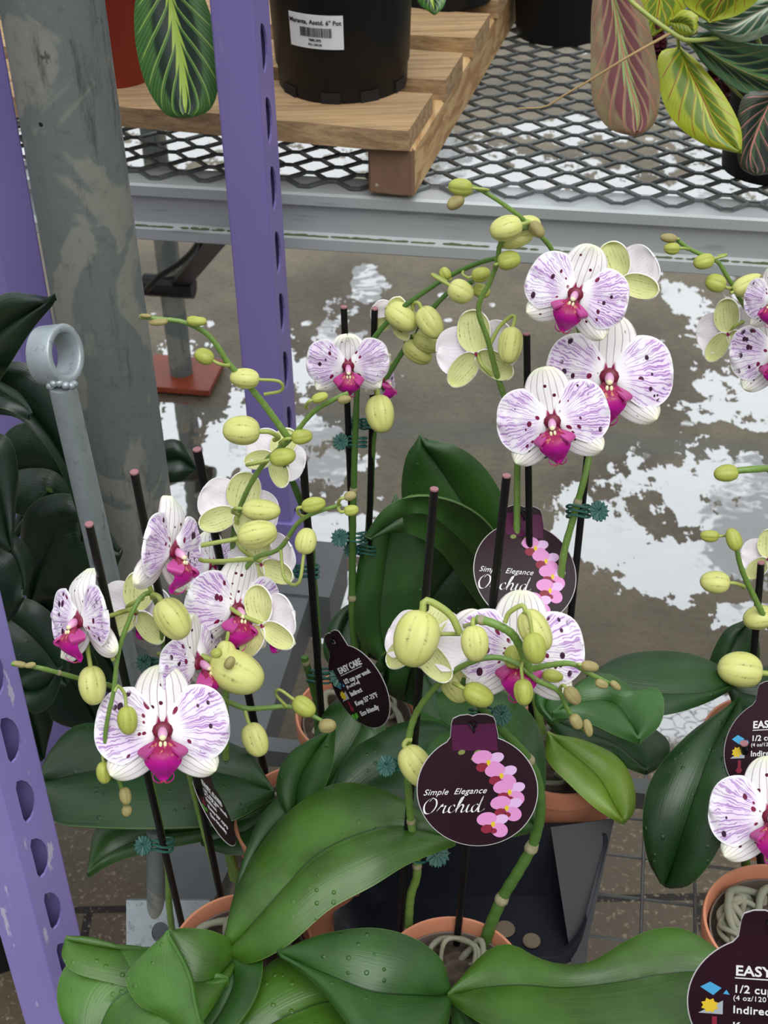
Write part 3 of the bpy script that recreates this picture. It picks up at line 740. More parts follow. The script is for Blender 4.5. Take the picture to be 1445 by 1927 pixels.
def bud(parent, px, py, Y, ln, wd, ang, kind='bud', stalk=None, tilt=0., hook=0., name='bud', splay=0.):
    pos = PY(px, py, Y); k_ = mpp(pos); a = math.radians(ang)
    ax = (RT * math.cos(a) + UP * math.sin(a)); ax = (ax + (CP - pos).normalized() * tilt).normalized()
    zc = (CP - pos).normalized(); x = ax.cross(zc).normalized(); y = x.cross(ax)
    L = ln * k_ / 2; Wd = wd * k_ / 2; m = 36; n = 16; rows = []; ph = (px * 13 + py * 7) % 6
    for i in range(n + 1):
        t = i / n; z = -math.cos(PI * t) * L
        r = math.sin(PI * t) ** .82 * (1.0 - .22 * (t - .35)) * Wd
        row = []
        for j in range(m):
            f = 2*PI*j/m; g = 1 - .10 * abs(math.cos(1.5 * f + ph + .25*math.sin(PI*t))) ** 30
            g2 = 1 + .035*math.cos(3*f + 2*ph + PI) + .05*math.cos(f + ph)*math.sin(PI*t)
            row.append(pos + ax*z + (x*math.cos(f) + y*math.sin(f)) * r * g * g2)
        rows.append(row)
    b = MB(); b.grid(rows, closed=True)
    o = b.build(name, M[kind], parent)
    if stalk:
        s = pos - ax * L * .93; e = PY(stalk[0], stalk[1], stalk[2] if len(stalk) > 2 else Y + .004)
        dd = (e - s).length; md = (s + e)/2 - ax * dd * (.28 + hook); 
        pts = cr([s, s - ax*dd*(.22 + hook*.8), md.lerp(e, .25), e], 14)
        b = MB(); b.tube(pts, [max(.0012, Wd*.16)] * 14, 8); b.build('pedicel', M['stem_pale'], o)
    return o

def spike(parent, pts, r, m='stem', nodes=(), name='flower_spike', r2=None, n=None):
    """pts (px,py,Y); r, r2 widths in pixels"""
    W_ = [PY(*p) for p in pts]; n = n or len(pts) * 8; c = cr(W_, n); r2 = r if r2 is None else r2
    rad = [(r + (r2 - r) * i / (n-1)) * .5 * mpp(c[i]) * (1 + .05*math.sin(i*1.7)) for i in range(n)]
    b = MB(); b.tube(c, rad, 12); o = b.build(name, M[m], parent)
    for q in nodes:
        i = min(n - 2, int(q * (n-1))); d = (c[i+1] - c[i]).normalized(); b = MB()
        b.tube([c[i] - d*rad[i]*.7, c[i] - d*rad[i]*.3, c[i] + d*rad[i]*.3, c[i] + d*rad[i]*1.1], [rad[i]*1.04, rad[i]*1.24, rad[i]*1.2, rad[i]*1.02], 12); b.build('node', M['node'], o)
    return o
def stake(parent, a, e, w, m='black_stake'):
    A, E_ = PY(*a), PY(*e); d = (A - E_).normalized(); E_ = E_ - d*.01
    r = w * .5 * mpp(A); b = MB(); b.tube([E_, A], r, 10); o = b.build('stake', M[m], parent)
    b = MB(); b.tube([A, A + d*.0012], r*.98, 10); b.build('stake_tip', M['stake_tip'], o)
    return o
def clip(parent, px, py, Y, w, side=-1, face=0.):
    c = PY(px, py, Y); k = mpp(c); b = MB(); r = w*.5*k
    for q in range(3):
        z = (q - 1) * r * .42
        b.tube([c + RT*math.cos(a)*r + FW*math.sin(a)*r*.8 + UP*(z + .12*r*math.sin(a*2)) for a in [2*PI*i/20 for i in range(21)]], .0011, 6, caps=False)
    cc = c + RT*side*r*1.7 - FW*r*.3
    ax = (RT*side*.3 - FW + UP*.2).normalized(); x = ax.cross(UP).normalized(); y = ax.cross(x)
    rows = [[cc + ax*(.0008*s) + (x*math.cos(2*PI*j/28) + y*math.sin(2*PI*j/28)) * q * (1 + (.10*math.cos(14*2*PI*j/28) if q > 0 else 0)) for j in range(28)] for q, s in ((0, 1), (r*.4, 1.2), (r*.85, 1), (r*.85, -1), (0, -1))]
    b.grid(rows, closed=True)
    for j in range(12):
        a = 2*PI*j/12; d = x*math.cos(a) + y*math.sin(a); b.tube([cc + ax*.001 + d*r*.2, cc + ax*.0014 + d*r*.95], .0005, 5)
    b.tube([c + RT*side*r*.9, cc], .0016, 6); b.tube([cc, cc + ax*.006 + UP*.003], .0006, 5)
    return b.build('clip', M['clip'], parent)

# ------------------------------------------------------------------ terracotta orchid pot
RZ = .55; SHZ = .425
def orchid_plant(px, py, label, r=.060, z=RZ, name='potted_orchid', roots=6, seed=1, group=None):
    c = PZ(px, py, z); h = z - SHZ; base = V((c.x, c.y, SHZ))
    t = thing(name, base, label, 'orchid', group)
    b = MB(); b.lathe([(0, 0), (r*.70, 0), (r*.74, .004), (r*.93, h - .022), (r*.98, h - .021), (r, h - .003), (r*.985, h), (r*.95, h), (r*.93, h - .004), (r*.90, h - .02), (r*.70, .006), (0, .006)], base, 64)
    b.build('pot', M['terra'], t)
    b = MB(); b.lathe([(r*.66, .01), (r*.875, h - .018), (r*.885, h - .012), (r*.86, h - .012), (r*.64, .01)], base, 48); b.build('liner', M['liner'], t)
    b = MB(); b.lathe([(0, h - .022), (r*.5, h - .020), (r*.84, h - .026)], base, 32); b.build('bark', M['bark'], t)
    rnd = random.Random(seed)
    for i in range(roots):
        a = rnd.uniform(0, 2*PI); a2 = a + rnd.choice((-1, 1)) * rnd.uniform(.5, 2.4); q = []
        for k, (aa, rr_) in enumerate(((a, .35), (a + (a2-a)*.3, .6), (a + (a2-a)*.7, .76), (a2, .62), (a2 + .3, .5))):
            q.append(base + V((math.cos(aa)*r*rr_, math.sin(aa)*r*rr_, h - .016 + (0, .012, .008, .004, -.012)[k] + rnd.uniform(-.006, .005))))
        b = MB(); n_ = 24; rr0 = rnd.uniform(.0017, .0036); b.tube(cr(q, n_), [rr0 * (1 + .12*math.sin(j*1.1 + i)) for j in range(n_)], 8); b.build('root', M['root'], t)
    return t
# ------------------------------------------------------------------ pole, posts, ring bar
pc = PY(169, 430, 1.22); R_ = .5 * 178 * mpp(pc)
b = MB(); b.tube([V((pc.x - .003, pc.y, 0)), V((pc.x - .002, pc.y, .7)), V((pc.x - .003, pc.y, 1.5))], R_, 64)
o = b.build('steel_column', M['galv_dull'], origin=V((pc.x, pc.y, 0))); tag(o, 'thick weathered grey round steel column with scrapes and stains, left of the purple post', 'column')
hp = PY(92, 201, pc.y); hd = V((hp.x - pc.x, -1, 0)); 
hx = -math.sqrt(max(0, R_**2 - (hp.x - pc.x)**2)); hc = V((hp.x, pc.y + hx, hp.z)); nn = V((hc.x - pc.x, hc.y - pc.y, 0)).normalized()
b = MB(); hx_ = nn.cross(EZ); b.ellip(hc, (hx_, EZ, nn), (.0035, .0040, .0012), 8, 16); h = b.build('bolt_hole', M['ink'], o)

def slot(cx, cy, hw, hh, n=8):
    """tall D-shaped slot"""
    P = [(cx - hw, cy - hh*.72), (cx - hw, cy + hh*.72)]
    for i in range(n + 1):
        a = PI/2 - PI * i / n; P.append((cx - hw*.7 + hw * 1.7 * math.cos(a), cy + hh * math.sin(a)))
    return P
def post(base, X, Y, wx, wy, z0, z1, pitch, first, m, label, yaw_hole=.5, lip=None):
    """angle post: plain front face along X, slotted flange along Y from the right hand edge"""
    t = thing('slotted_post', base, label, 'post')
    A = V((base.x, base.y, 0)); TK = .0022
    b = MB(); b.box(A - X*wx/2 + EZ*(z0 + z1)/2, X*wx/2, Y*TK/2, EZ*(z1 - z0)/2); o = b.build('front_face', m, t, smooth=False)
    o.modifiers.new('bevel', 'BEVEL').width = .0006
    holes = []; z = first
    while z < z1 - .03:
        if z > z0 + .03: holes.append(slot(wy*yaw_hole, z, wy*.20, .0255))
        z += pitch
    plate([(0, z0), (wy, z0), (wy, z1), (0, z1)], holes, .0024, (A, Y, EZ), 'slotted_flange', m, t)
    b = MB(); b.box(A - X*wx + Y*wy/2 + EZ*(z0+z1)/2, X*TK/2, Y*wy/2, EZ*(z1-z0)/2); b.build('left_flange', m, t, smooth=False)
    b = MB(); b.box(A - X*wx/2 + Y*wy + EZ*(z0 + z1)/2, X*wx/2, Y.cross(EZ)*TK/2 if False else Y*TK/2, EZ*(z1 - z0)/2); b.build('rear_face', m, t, smooth=False)
    return t
SHF = .385   # top of the lower shelf frame
# centre post
q = PY(506, 430, 1.42); XP = EX; YP = (EY + EX*.12).normalized()
cpost = post(V((q.x, q.y, SHF)), XP, YP, .0425, .040, SHF - .002, 1.40, .0755, .905 - .0755*6, M['purple'], 'purple slotted steel post standing upright in front of the bench, centre left')
b = MB(); b.box(V((q.x, q.y, SHF + .04)) - XP*.018 + YP*.02, XP*.026, YP*.026, EZ*.042); b.build('foot', M['purple'], cpost, smooth=False)
# left post, behind the column
q = PY(12, 520, 1.30)
post(V((q.x, q.y, SHF)), EX, (EY - EX*.45).normalized() * -1 if False else (EX*.85 + EY*.5).normalized(), .10, .036, SHF - .3, 1.40, .0755, 9., M['purple'], 'purple steel post at the left edge behind the thick grey column and dark leaves')
# foreground post
XF = V((1, -.25, 0)).normalized(); YF = V((.72, .69, 0)).normalized()
q = PY(8, 1500, .80)
fpost = post(V((q.x, q.y, .0)), XF, YF, .040, .036, 0., .92, .0720, .0, M['purple_lt'], 'bright lilac slotted post in the lower left foreground corner')

# ring bar
rc = PY(104, 668, .94); k = mpp(rc)
ring = thing('ring_bar', PY(262, 1330, .97), 'galvanised steel bar ending in a welded ring, leaning beside the thick grey column', 'brace bar')
axr = (RT*.86 - FW*.50 + UP*.02).normalized(); upv = UP; xr = axr.cross(upv).normalized(); yr = xr.cross(axr)
rows = []
for rr_, zz in ((37, -28), (48, -28), (51, -26), (51, 26), (48, 29), (39, 29), (36, 26), (36, -26)):
    rows.append([rc + axr*zz*k + (xr*math.cos(2*PI*j/48) + yr*math.sin(2*PI*j/48)*1.12)*rr_*k for j in range(48)])
rows.append(rows[0]); b = MB(); b.grid(rows, closed=True); b.build('ring', M['galv'], ring)
top_ = rc - yr*52*k*1.1 + RT*12*k; bot_ = PY(290, 1480, .97)
b = MB(); L_ = (bot_ - top_); b.tube([top_, top_ + L_*.01, top_ + L_*.5, bot_], [.0105, .0108, .0118, .0122], 8); b.build('bar', M['galv'], ring, smooth=True)
b = MB(); rnd = random.Random(2)
for i in range(12):
    a = 2*PI*i/12; b.ellip(top_ - UP*.002*rnd.random() + axr*math.cos(a)*.009 + xr*math.sin(a)*.009 + UP*.001, (axr, xr, yr), (.0034, .0034, .0030), 6, 8)
b.build('weld_bead', M['galv'], ring)

# ------------------------------------------------------------------ lower shelf: frame beams and wire grid
shelf = thing('wire_shelf', V((0, 1.0, 0)), 'low grey rack with wire grid carrying the orchid pots above the pavers', 'rack')
SO = PY(506, 430, 1.42); SO = V((SO.x, SO.y, SHZ))
def S_(x, y, z): return SO + EX*x + EY*y + EZ*z
b = MB(); b.box(S_(.0, .015, -.075), EX*.055, EY*.055, EZ*.035); b.box(S_(.0, -.30, -.075), EX*.028, EY*.30, EZ*.03); b.build('cross_beam', M['beam'], shelf, smooth=False)
b = MB(); bb0 = PZ(1180, 1462, SHZ - .012); b.box(V((bb0.x - .1, bb0.y, SHZ - .016)), EX*.42, EY*.010, EZ*.012); b.build('back_beam', M['beam'], shelf, smooth=False)
cb0, cb1 = PZ(335, 1790, .405), PZ(435, 1585, .405); b = MB(); b.box((cb0 + cb1)/2, (cb1 - cb0)/2, EX*.014, EZ*.010); b.build('corner_beam', M['beam'], shelf, smooth=False)
bx = PZ(270, 1735, .45); b = MB()
pl = plate([(-.028, -.035), (.05, -.035), (.05, .026), (-.028, .026)], [[(.004 + .0085*math.cos(a), -.004 + .010*math.sin(a)) for a in [2*PI*i/16 for i in range(16)]]], .006, (PY(295, 1745, .84), RT, UP), 'bracket_plate', M['galv'], shelf)
b = MB(); a_ = PY(293, 1725, .85); b.tube([a_, PY(293, 1560, .87)], .0085, 16); b.build('leg_tube', M['galv_dull'], shelf)
b = MB(); gx = .050
rnd = random.Random(9)
for i in range(0, 12):
    x = i * gx + .10; b.tube([S_(x, -.75, -.006), S_(x, -.24, -.006)], .0017, 6)
for j in range(0, 10):
    y = -.72 + j * gx; b.tube([S_(.08, y, -.0092), S_(.70, y, -.0092)], .0017, 6)
b.build('wire_grid', M['wire'], shelf)

# ------------------------------------------------------------------ dark plastic bin
bc = PZ(905, 1700, .43)
bn = thing('plastic_bin', V((bc.x, .86, SHZ)), 'dark navy plastic scoop bin standing empty between the front and middle pots', 'bin')
TBL = PY(628, 1470, .895); TBR = PY(1150, 1535, .895); zt = TBR.z; zb = SHZ + .002; XFR = PY(1086, 1812, .797).x; XBR = PY(1118, 1700, .88).x
def bin_shell():
    b = MB(); x0, x1, xb0, xb1 = TBL.x, TBR.x, TBL.x + .028, TBR.x - .040; yb, yf, ybb, yfb = .885, .800, .875, .795
    zf = zb + .012
    def ringp(z, inset, top):
        P = []
        for (cx, cy, a0) in ((1, 1, 0), (0, 1, 90), (0, 0, 180), (1, 0, 270)):
            t = (z - zb) / (zt - zb)
            X0 = xb0 + (x0 - xb0)*t + inset; X1 = xb1 + (x1 - xb1)*t - inset; Y0 = yfb + (yf - yfb)*t + inset; Y1 = ybb + (yb - ybb)*t - inset; r = .02
            for k in range(7):
                a = math.radians(a0 + 90*k/6); cxx = (X1 - r) if cx else (X0 + r); cyy = (Y1 - r) if cy else (Y0 + r)
                x, y = cxx + r*math.cos(a), cyy + r*math.sin(a)
                sy_ = min(1, max(0, (y - Y0) / (Y1 - Y0))); x += cx * (XFR - X1) * (1 - sy_) + cx * (XBR - X1) * sy_ * (1 - t)
                zz = z
                if top:
                    s = (y - Y0) / (Y1 - Y0); zz = zf + (zt - zf) * min(1, max(0, s*1.15)) ** .8
                P.append(V((x, y, zz)))
        return P
    outer = [ringp(zb, 0, 0), ringp(zb + .01, 0, 0), ringp(zt, -.003, 1)]; inner = [ringp(zt, .003, 1), ringp(zb + .004, .004, 0)]
    rows = [[sum((q for q in outer[0]), V()) / 28] * 28] + outer + inner + [[(sum((q for q in inner[1]), V()) / 28)] * 28]
    b.grid(rows, closed=True); return b
bin_shell().build('shell', M['navy'], bn)
b = MB(); e0 = V((TBR.x - .002, .885, zt)); 
qa = [PY(1036, 1556, .884), PY(1156, 1540, .884), PY(1096, 1818, .797), PY(1076, 1818, .797)]; b.sheet([[qa[0].lerp(qa[3], i/8), qa[0].lerp(qa[3], i/8).lerp(qa[1].lerp(qa[2], i/8), .5), qa[1].lerp(qa[2], i/8)] for i in range(9)], .004, (0, 0))
b.build('side_panel', M['navy_side'], bn)
for px, py, r in ((950, 1748, .0095), (1000, 1770, .0085)):
    c = PZ(px, py, zb + .006); b = MB(); b.lathe([(0, .0012), (r*.9, .0012), (r, 0)], c, 20); b.build('drain_hole', M['sand'], bn)

# ------------------------------------------------------------------ dark leafy plant on the left
lily = thing('leafy_plant', V((-.52, 1.17, .0)), 'dark glossy broad-leaved plant at the left edge behind the ring bar', 'plant')
LB = (-40, 1250)
def lleaf(mid, L, R, Y0, Y1, arch=.006): return leaf(lily, 'leaf', 'leaf_lily', mid, L, R, Y0, Y1, 'Y', arch, dl=.012, dr=-.018, back='leaf_lily')
lleaf([(-120,760),(-60,680),(20,610),(105,565)], [(-120,760),(-80,640),(0,558),(60,556),(105,565)], [(-120,760),(-50,790),(10,700),(60,620),(105,565)], 1.12, 1.02)
lleaf([(-90,700),(20,740),(90,820),(140,930),(154,1020)], [(-90,700),(0,680),(80,700),(140,800),(158,920),(154,1020)], [(-90,700),(-30,770),(40,790),(100,860),(140,950),(154,1020)], 1.12, 1.06)
lleaf([(-60,690),(0,740),(38,770),(55,790)], [(-60,690),(0,725),(40,750),(55,790)], [(-60,690),(-30,760),(10,770),(55,790)], 1.05, 1.0)
lleaf([(-60,820),(-20,880),(5,960),(20,1040)], [(-60,820),(10,820),(32,880),(28,960),(20,1040)], [(-60,820),(-70,900),(-40,1000),(20,1040)], 1.06, 1.0)
lleaf([(60,1140),(80,1060),(130,980),(230,1040)], [(60,1140),(40,1020),(60,950),(130,930),(190,980),(230,1040)], [(60,1140),(90,1130),(150,1130),(200,1100),(230,1040)], 1.12, 1.10)
lleaf([(-40,1000),(20,1040),(40,1080),(48,1120)], [(-40,1000),(30,1010),(60,1060),(48,1120)], [(-40,1000),(-30,1090),(10,1170),(48,1120)], 1.05, 1.02)
lleaf([(-30,1130),(40,1180),(90,1230),(130,1290)], [(-30,1130),(60,1130),(120,1190),(130,1290)], [(-30,1130),(-10,1220),(50,1300),(130,1290)], 1.10, 1.06)
lleaf([(20,1290),(60,1300),(90,1290),(120,1262)], [(20,1290),(50,1270),(90,1255),(120,1262)], [(20,1290),(60,1340),(100,1320),(120,1262)], 1.04, 1.02)
lleaf([(-40,900),(60,880),(120,900),(170,1000)], [(-40,900),(30,800),(110,820),(150,900),(170,1000)], [(-40,900),(20,960),(90,980),(170,1000)], 1.18, 1.16)
lleaf([(20,1200),(80,1230),(140,1290),(190,1370)], [(20,1200),(110,1180),(180,1240),(190,1370)], [(20,1200),(40,1290),(110,1360),(190,1370)], 1.14, 1.12)
lleaf([(-20,1240),(30,1290),(60,1350),(80,1430)], [(-20,1240),(60,1260),(100,1330),(80,1430)], [(-20,1240),(-20,1330),(30,1410),(80,1430)], 1.12, 1.10)
lleaf([(120,1130),(190,1160),(230,1230),(262,1310)], [(120,1130),(210,1120),(255,1200),(262,1310)], [(120,1130),(150,1220),(200,1300),(262,1310)], 1.20, 1.2)
lleaf([(60,1120),(130,1180),(190,1230),(240,1300)], [(60,1120),(150,1120),(220,1190),(240,1300)], [(60,1120),(90,1220),(150,1280),(240,1300)], 1.18, 1.16)
lleaf([(270,880),(300,870),(340,865),(366,885)], [(270,880),(300,835),(340,832),(366,885)], [(270,880),(300,905),(340,905),(366,885)], 1.40, 1.40)
b = MB()
for e in ((-.40, 1.08, .9), (-.36, 1.08, .8), (-.42, 1.06, .7), (-.34, 1.12, .66), (-.33,1.15,.72), (-.30, 1.36, .75)):
    b.tube(cr([V((-.52, 1.17, .19)), V((-.47, 1.14, .5)).lerp(V(e), .4), V(e)], 12), .004, 8)
b.build('leaf_stalk', M['leaf_lily'], lily)
b = MB(); b.lathe([(0, 0), (.07, 0), (.085, .20), (.09, .20), (.09, .22), (.083, .22), (.08, .19), (0, .19)], V((-.52, 1.17, 0)), 40); b.build('pot', M['black'], lily)

# ------------------------------------------------------------------ prayer plants on the bench
lg = p4
leaf(lg, 'leaf', 'mar_green', [(312,-60),(328,40),(342,120),(351,222)], [(312,-60),(262,-20),(254,60),(272,150),(310,212),(351,222)], [(312,-60),(370,-30),(408,70),(412,150),(395,205),(351,222)], 1.50, 1.44, 'Y', .004)
b = MB(); b.tube(cr([V((c4.x, c4.y, DZ+.11)), V((c4.x + .01, c4.y - .02, DZ + .2)), PY(312, -60, 1.50)], 14), .0016, 8); b.build('leaf_stalk', M['stem_pale'], lg)
leaf(p3, 'leaf', 'mar_green', [(800,-40),(812,0),(818,28)], [(800,-40),(785,-10),(792,10),(818,28)], [(800,-40),(838,-20),(835,10),(818,28)], 1.70, 1.66, 'Y', .002)
b = MB(); b.tube([V((c3.x, c3.y, DZ + .11)), PY(800, -40, 1.70)], .0016, 8); b.build('leaf_stalk', M['stem_pale'], p3)
mr = p2; mdk = p5
def ml(par, m, mid, L, R, y0, y1, arch=.004): return leaf(par, 'leaf', m, mid, L, R, y0, y1, 'Y', arch, back=m)
ml(mr, 'mar_red', [(1140,-60),(1158,20),(1178,130),(1200,210),(1197,256)], [(1140,-60),(1116,0),(1112,110),(1116,190),(1145,240),(1197,256)], [(1140,-60),(1200,-10),(1230,90),(1241,180),(1228,235),(1197,256)], 1.52, 1.46)
ml(mdk, 'mar_lime', [(1277,92),(1320,180),(1350,245),(1394,288)], [(1277,92),(1242,100),(1238,150),(1262,220),(1320,268),(1394,288)], [(1277,92),(1310,115),(1362,180),(1392,240),(1394,288)], 1.50, 1.44)
ml(mdk, 'mar_dark', [(1298,74),(1370,120),(1440,150),(1530,170)], [(1298,74),(1340,62),(1410,82),(1480,95),(1530,170)], [(1298,74),(1330,125),(1400,175),(1470,190),(1530,170)], 1.46, 1.50)
ml(mdk, 'mar_pink', [(1460,170),(1430,230),(1410,290),(1420,330)], [(1460,170),(1400,180),(1386,250),(1392,310),(1420,330)], [(1460,170),(1520,230),(1500,310),(1420,330)], 1.49, 1.46)
ml(mr, 'mar_lime', [(1225,-50),(1240,0),(1225,70)], [(1225,-50),(1200,-10),(1205,40),(1225,70)], [(1225,-50),(1290,-10),(1275,35),(1225,70)], 1.58, 1.56)
ml(mdk, 'mar_lime', [(1420,-60),(1370,-20),(1335,43)], [(1420,-60),(1330,-50),(1285,0),(1335,43)], [(1420,-60),(1440,-20),(1395,25),(1335,43)], 1.42, 1.44)
ml(mdk, 'mar_lime', [(1262,40),(1290,45),(1310,62)], [(1262,40),(1285,20),(1312,30),(1310,62)], [(1262,40),(1275,65),(1295,70),(1310,62)], 1.54, 1.52)
ml(mdk, 'mar_silver', [(1500,-20),(1430,20),(1370,50),(1312,45)], [(1500,-20),(1400,0),(1340,25),(1312,45)], [(1500,-20),(1460,50),(1390,78),(1312,45)], 1.50, 1.46)
ml(mdk, 'mar_burg', [(1340,110),(1355,150),(1368,205)], [(1340,110),(1332,140),(1345,175),(1368,205)], [(1340,110),(1372,130),(1374,170),(1368,205)], 1.52, 1.52)
ml(mr, 'mar_burg', [(1236,40),(1242,80),(1236,118)], [(1236,40),(1228,80),(1236,118)], [(1236,40),(1254,80),(1236,118)], 1.56, 1.56)
ml(mdk, 'mar_dark', [(1500,120),(1440,110),(1400,130)], [(1500,120),(1440,90),(1400,130)], [(1500,120),(1450,150),(1400,130)], 1.6, 1.6)
b = MB(); b.tube(cr([PY(1150, -50, 1.50), PY(1185, 0, 1.47), PY(1262, 60, 1.45), PY(1305, 76, 1.455), PY(1420, 60, 1.50)], 24), .0024, 8); b.build('stalk', M['stem_pale'], mdk)
b = MB(); b.tube(cr([PY(1262, 62, 1.45), PY(1180, 108, 1.43), PY(1115, 148, 1.43), PY(1060, 180, 1.43), PY(1025, 201, 1.43), PY(975, 204, 1.43)], 24), [.0017 - .0009*i/23 for i in range(24)], 8); b.build('stalk', mat('dry_stalk', 'a08458', .6), mdk)
b = MB(); b.tube(cr([PY(1277, 92, 1.50), PY(1290, 75, 1.47), PY(1420, 200, 1.54), V((c5.x, c5.y, .96))], 20), .0018, 8); b.tube(cr([PY(1420, 60, 1.50), PY(1480, 200, 1.54), V((c5.x, c5.y, .96))], 14), .0022, 8)
b.build('stalk', M['stem_pale'], mdk)
b = MB(); b.tube(cr([PY(1140, -60, 1.52), PY(1110, -40, 1.6), V((c2.x, c2.y, .97))], 14), .0018, 8); b.tube(cr([PY(1225, -50, 1.58), PY(1140, -60, 1.64), V((c2.x, c2.y, .97))], 14), .0018, 8)
b.build('stalk', M['stem_pale'], mr)
# ------------------------------------------------------------------ orchids
A = orchid_plant(455, 1790, 'front left potted orchid with broad folded leaves, terracotta pot beside the lilac post', seed=3)
Bp = orchid_plant(572, 1535, 'left orchid in the second row, tall arching sprays of yellow-green buds against the purple post', r=.064, seed=4)
E_ = orchid_plant(672, 1340, 'back middle orchid with tall upright leaves and two slender spikes crossing over the wet floor', r=.061, seed=5)
C = orchid_plant(850, 1838, 'front centre potted orchid with S-curved bare stem and long leaf reaching right', seed=7, roots=9)
Fp = orchid_plant(1056, 1405, 'back right orchid with three large spotted blooms high over the wet floor', r=.062, seed=6)
Gp = orchid_plant(1440, 1392, 'right-hand orchid behind, with drooping dark green leaf and buds at the right edge', r=.060, seed=8)
D = orchid_plant(1462, 1735, 'front right potted orchid cut by the frame, grey roots showing in its terracotta pot', r=.0615, seed=11, roots=12)

# ---- plant A : leaves
lf = leaf
lf(A, 'leaf', 'leaf', [(428,1797),(480,1735),(545,1662),(600,1608),(680,1570),(760,1556),(856,1590)], [(428,1797),(440,1690),(490,1595),(555,1520),(635,1476),(720,1488),(790,1530),(856,1590)], [(428,1797),(470,1812),(540,1780),(620,1712),(700,1668),(770,1625),(856,1590)], .575, .635, 'z', .008, dm=.035, dr=-.012, dl=-.01)
lf(A, 'leaf', 'leaf_mid', [(430,1790),(470,1640),(520,1560),(600,1500)], [(430,1790),(455,1640),(490,1540),(545,1490),(600,1488)], [(430,1790),(500,1700),(560,1600),(600,1500)], .55, .61, 'z', .006, dm=.02)
# folded leaf left
lf(A, 'leaf', 'leaf', [(440,1800),(405,1840),(362,1848),(330,1812),(318,1754)], [(440,1800),(430,1770),(395,1752),(350,1748),(318,1754)], [(440,1800),(430,1840),(395,1900),(370,1925),(345,1850),(318,1754)], .575, .612, 'z', .004, dl=.012)
lf(A, 'leaf', 'leaf_bright', [(316,1756),(345,1810),(360,1850),(368,1890),(400,1990)], [(316,1756),(268,1800),(238,1842),(262,1890),(318,1918),(400,1990)], [(316,1756),(348,1810),(364,1850),(372,1890),(400,1990)], .618, .60, 'z', .003, dl=-.014)
lf(A, 'leaf', 'leaf_mid', [(436,1806),(440,1850),(420,1900),(380,1960),(340,2030)], [(436,1806),(385,1850),(362,1870),(345,1940),(340,2030)], [(436,1806),(478,1780),(495,1815),(480,1880),(430,1950),(340,2030)], .578, .56, 'z', .004, dl=-.008, dr=.018)
lf(A, 'leaf', 'leaf', [(420,1830),(330,1800),(230,1790),(160,1778),(124,1772)], [(420,1830),(330,1790),(240,1786),(170,1766),(124,1766)], [(420,1830),(320,1870),(210,1850),(140,1830),(118,1800),(124,1772)], .575, .595, 'z', .004)
lf(A, 'leaf', 'leaf_bright', [(430,1850),(330,1850),(235,1870),(195,1920),(180,2010)], [(430,1850),(330,1800),(220,1780),(130,1812),(112,1900),(180,2010)], [(430,1850),(360,1920),(330,1980),(260,2010),(180,2010)], .58, .545, 'z', .006, dm=.02)
# plant A stakes, spikes
stake(A, (168, 988, .755), (347, 1760, .80), 17)
stake(A, (253, 890, .78), (428, 1750, .80), 17)
spike(A, [(325,1760,.81),(318,1700,.81),(316,1640,.81),(303,1560,.81),(285,1470,.81),(270,1400,.805),(258,1330,.79),(214,1293,.77),(150,1277,.76),(75,1257,.75),(22,1249,.75)], 13, 'stem', (.28,.93), r2=9)
spike(A, [(430,1750,.805),(404,1640,.80),(372,1520,.80),(338,1380,.80),(312,1240,.79),(298,1150,.77),(284,1117,.755),(262,1128,.745),(240,1175,.735),(222,1232,.725),(214,1300,.715),(203,1350,.71),(198,1400,.705),(212,1440,.70),(228,1480,.70),(236,1522,.70)], 13, 'stem', (.47,), r2=8)
spike(A, [(452,1668,.86),(437,1620,.86),(420,1570,.86),(388,1525,.85),(366,1480,.85),(352,1430,.85),(342,1340,.85),(343,1230,.84),(360,1170,.83),(410,1122,.82),(450,1085,.82),(480,1050,.82),(525,1033,.82),(560,985,.815),(590,966,.81),(640,950,.81)], 17, 'stem', (.12,.9), r2=8)
clip(A, 305, 1590, .79, 40, -1); clip(A, 303, 1247, .80, 36, -1); clip(A, 285, 1440, .79, 36, 1)

flower(A, 306, 1378, .71, 246, 0, 4, 1, seed=1, label='full open spotted bloom facing the viewer')
flower(A, 150, 1172, .74, 196, -52, 4, 4, seed=2, stalk=(244,1147,.745), fold=(0,.25), dcurl=.5)
flower(A, 325, 1040, .745, 205, 54, 6, -4, seed=3, stalk=(288,1118,.756), fold=(.2,0), dcurl=.3)
flower(A, 262, 1150, .80, 150, 150, -10, 10, seed=4, stalk=(270,1125,.76))
flower(A, 372, 1250, .76, 190, 55, 5, 20, seed=5, stalk=(343,1235,.83))
flower(A, 445, 1150, .80, 200, 30, 8, -6, seed=6, stalk=(420,1115,.82))
flower(A, 500, 1175, .79, 150, 145, -8, -10, seed=9, stalk=(425,1120,.82), lip=True)
bud(A, 325, 1165, .73, 84, 66, -58, 'bud', (287,1125,.75), name='bud')
bud(A, 174, 1290, .725, 74, 54, -84, 'bud', (214,1243,.72), hook=.5)
bud(A, 240, 1356, .705, 54, 40, -84, 'bud_green', (216,1302,.713), hook=.5)
bud(A, 196, 1454, .70, 42, 31, -86, 'bud_green', (199,1408,.703), hook=.5)
bud(A, 236, 1498, .695, 34, 24, -80, 'bud_brown'); bud(A, 239, 1526, .695, 22, 20, -100, 'bud_brown')
bud(A, 36, 1250, .75, 30, 13, 170, 'bud_brown'); bud(A, 57, 1252, .747, 22, 12, 190, 'bud_brown')
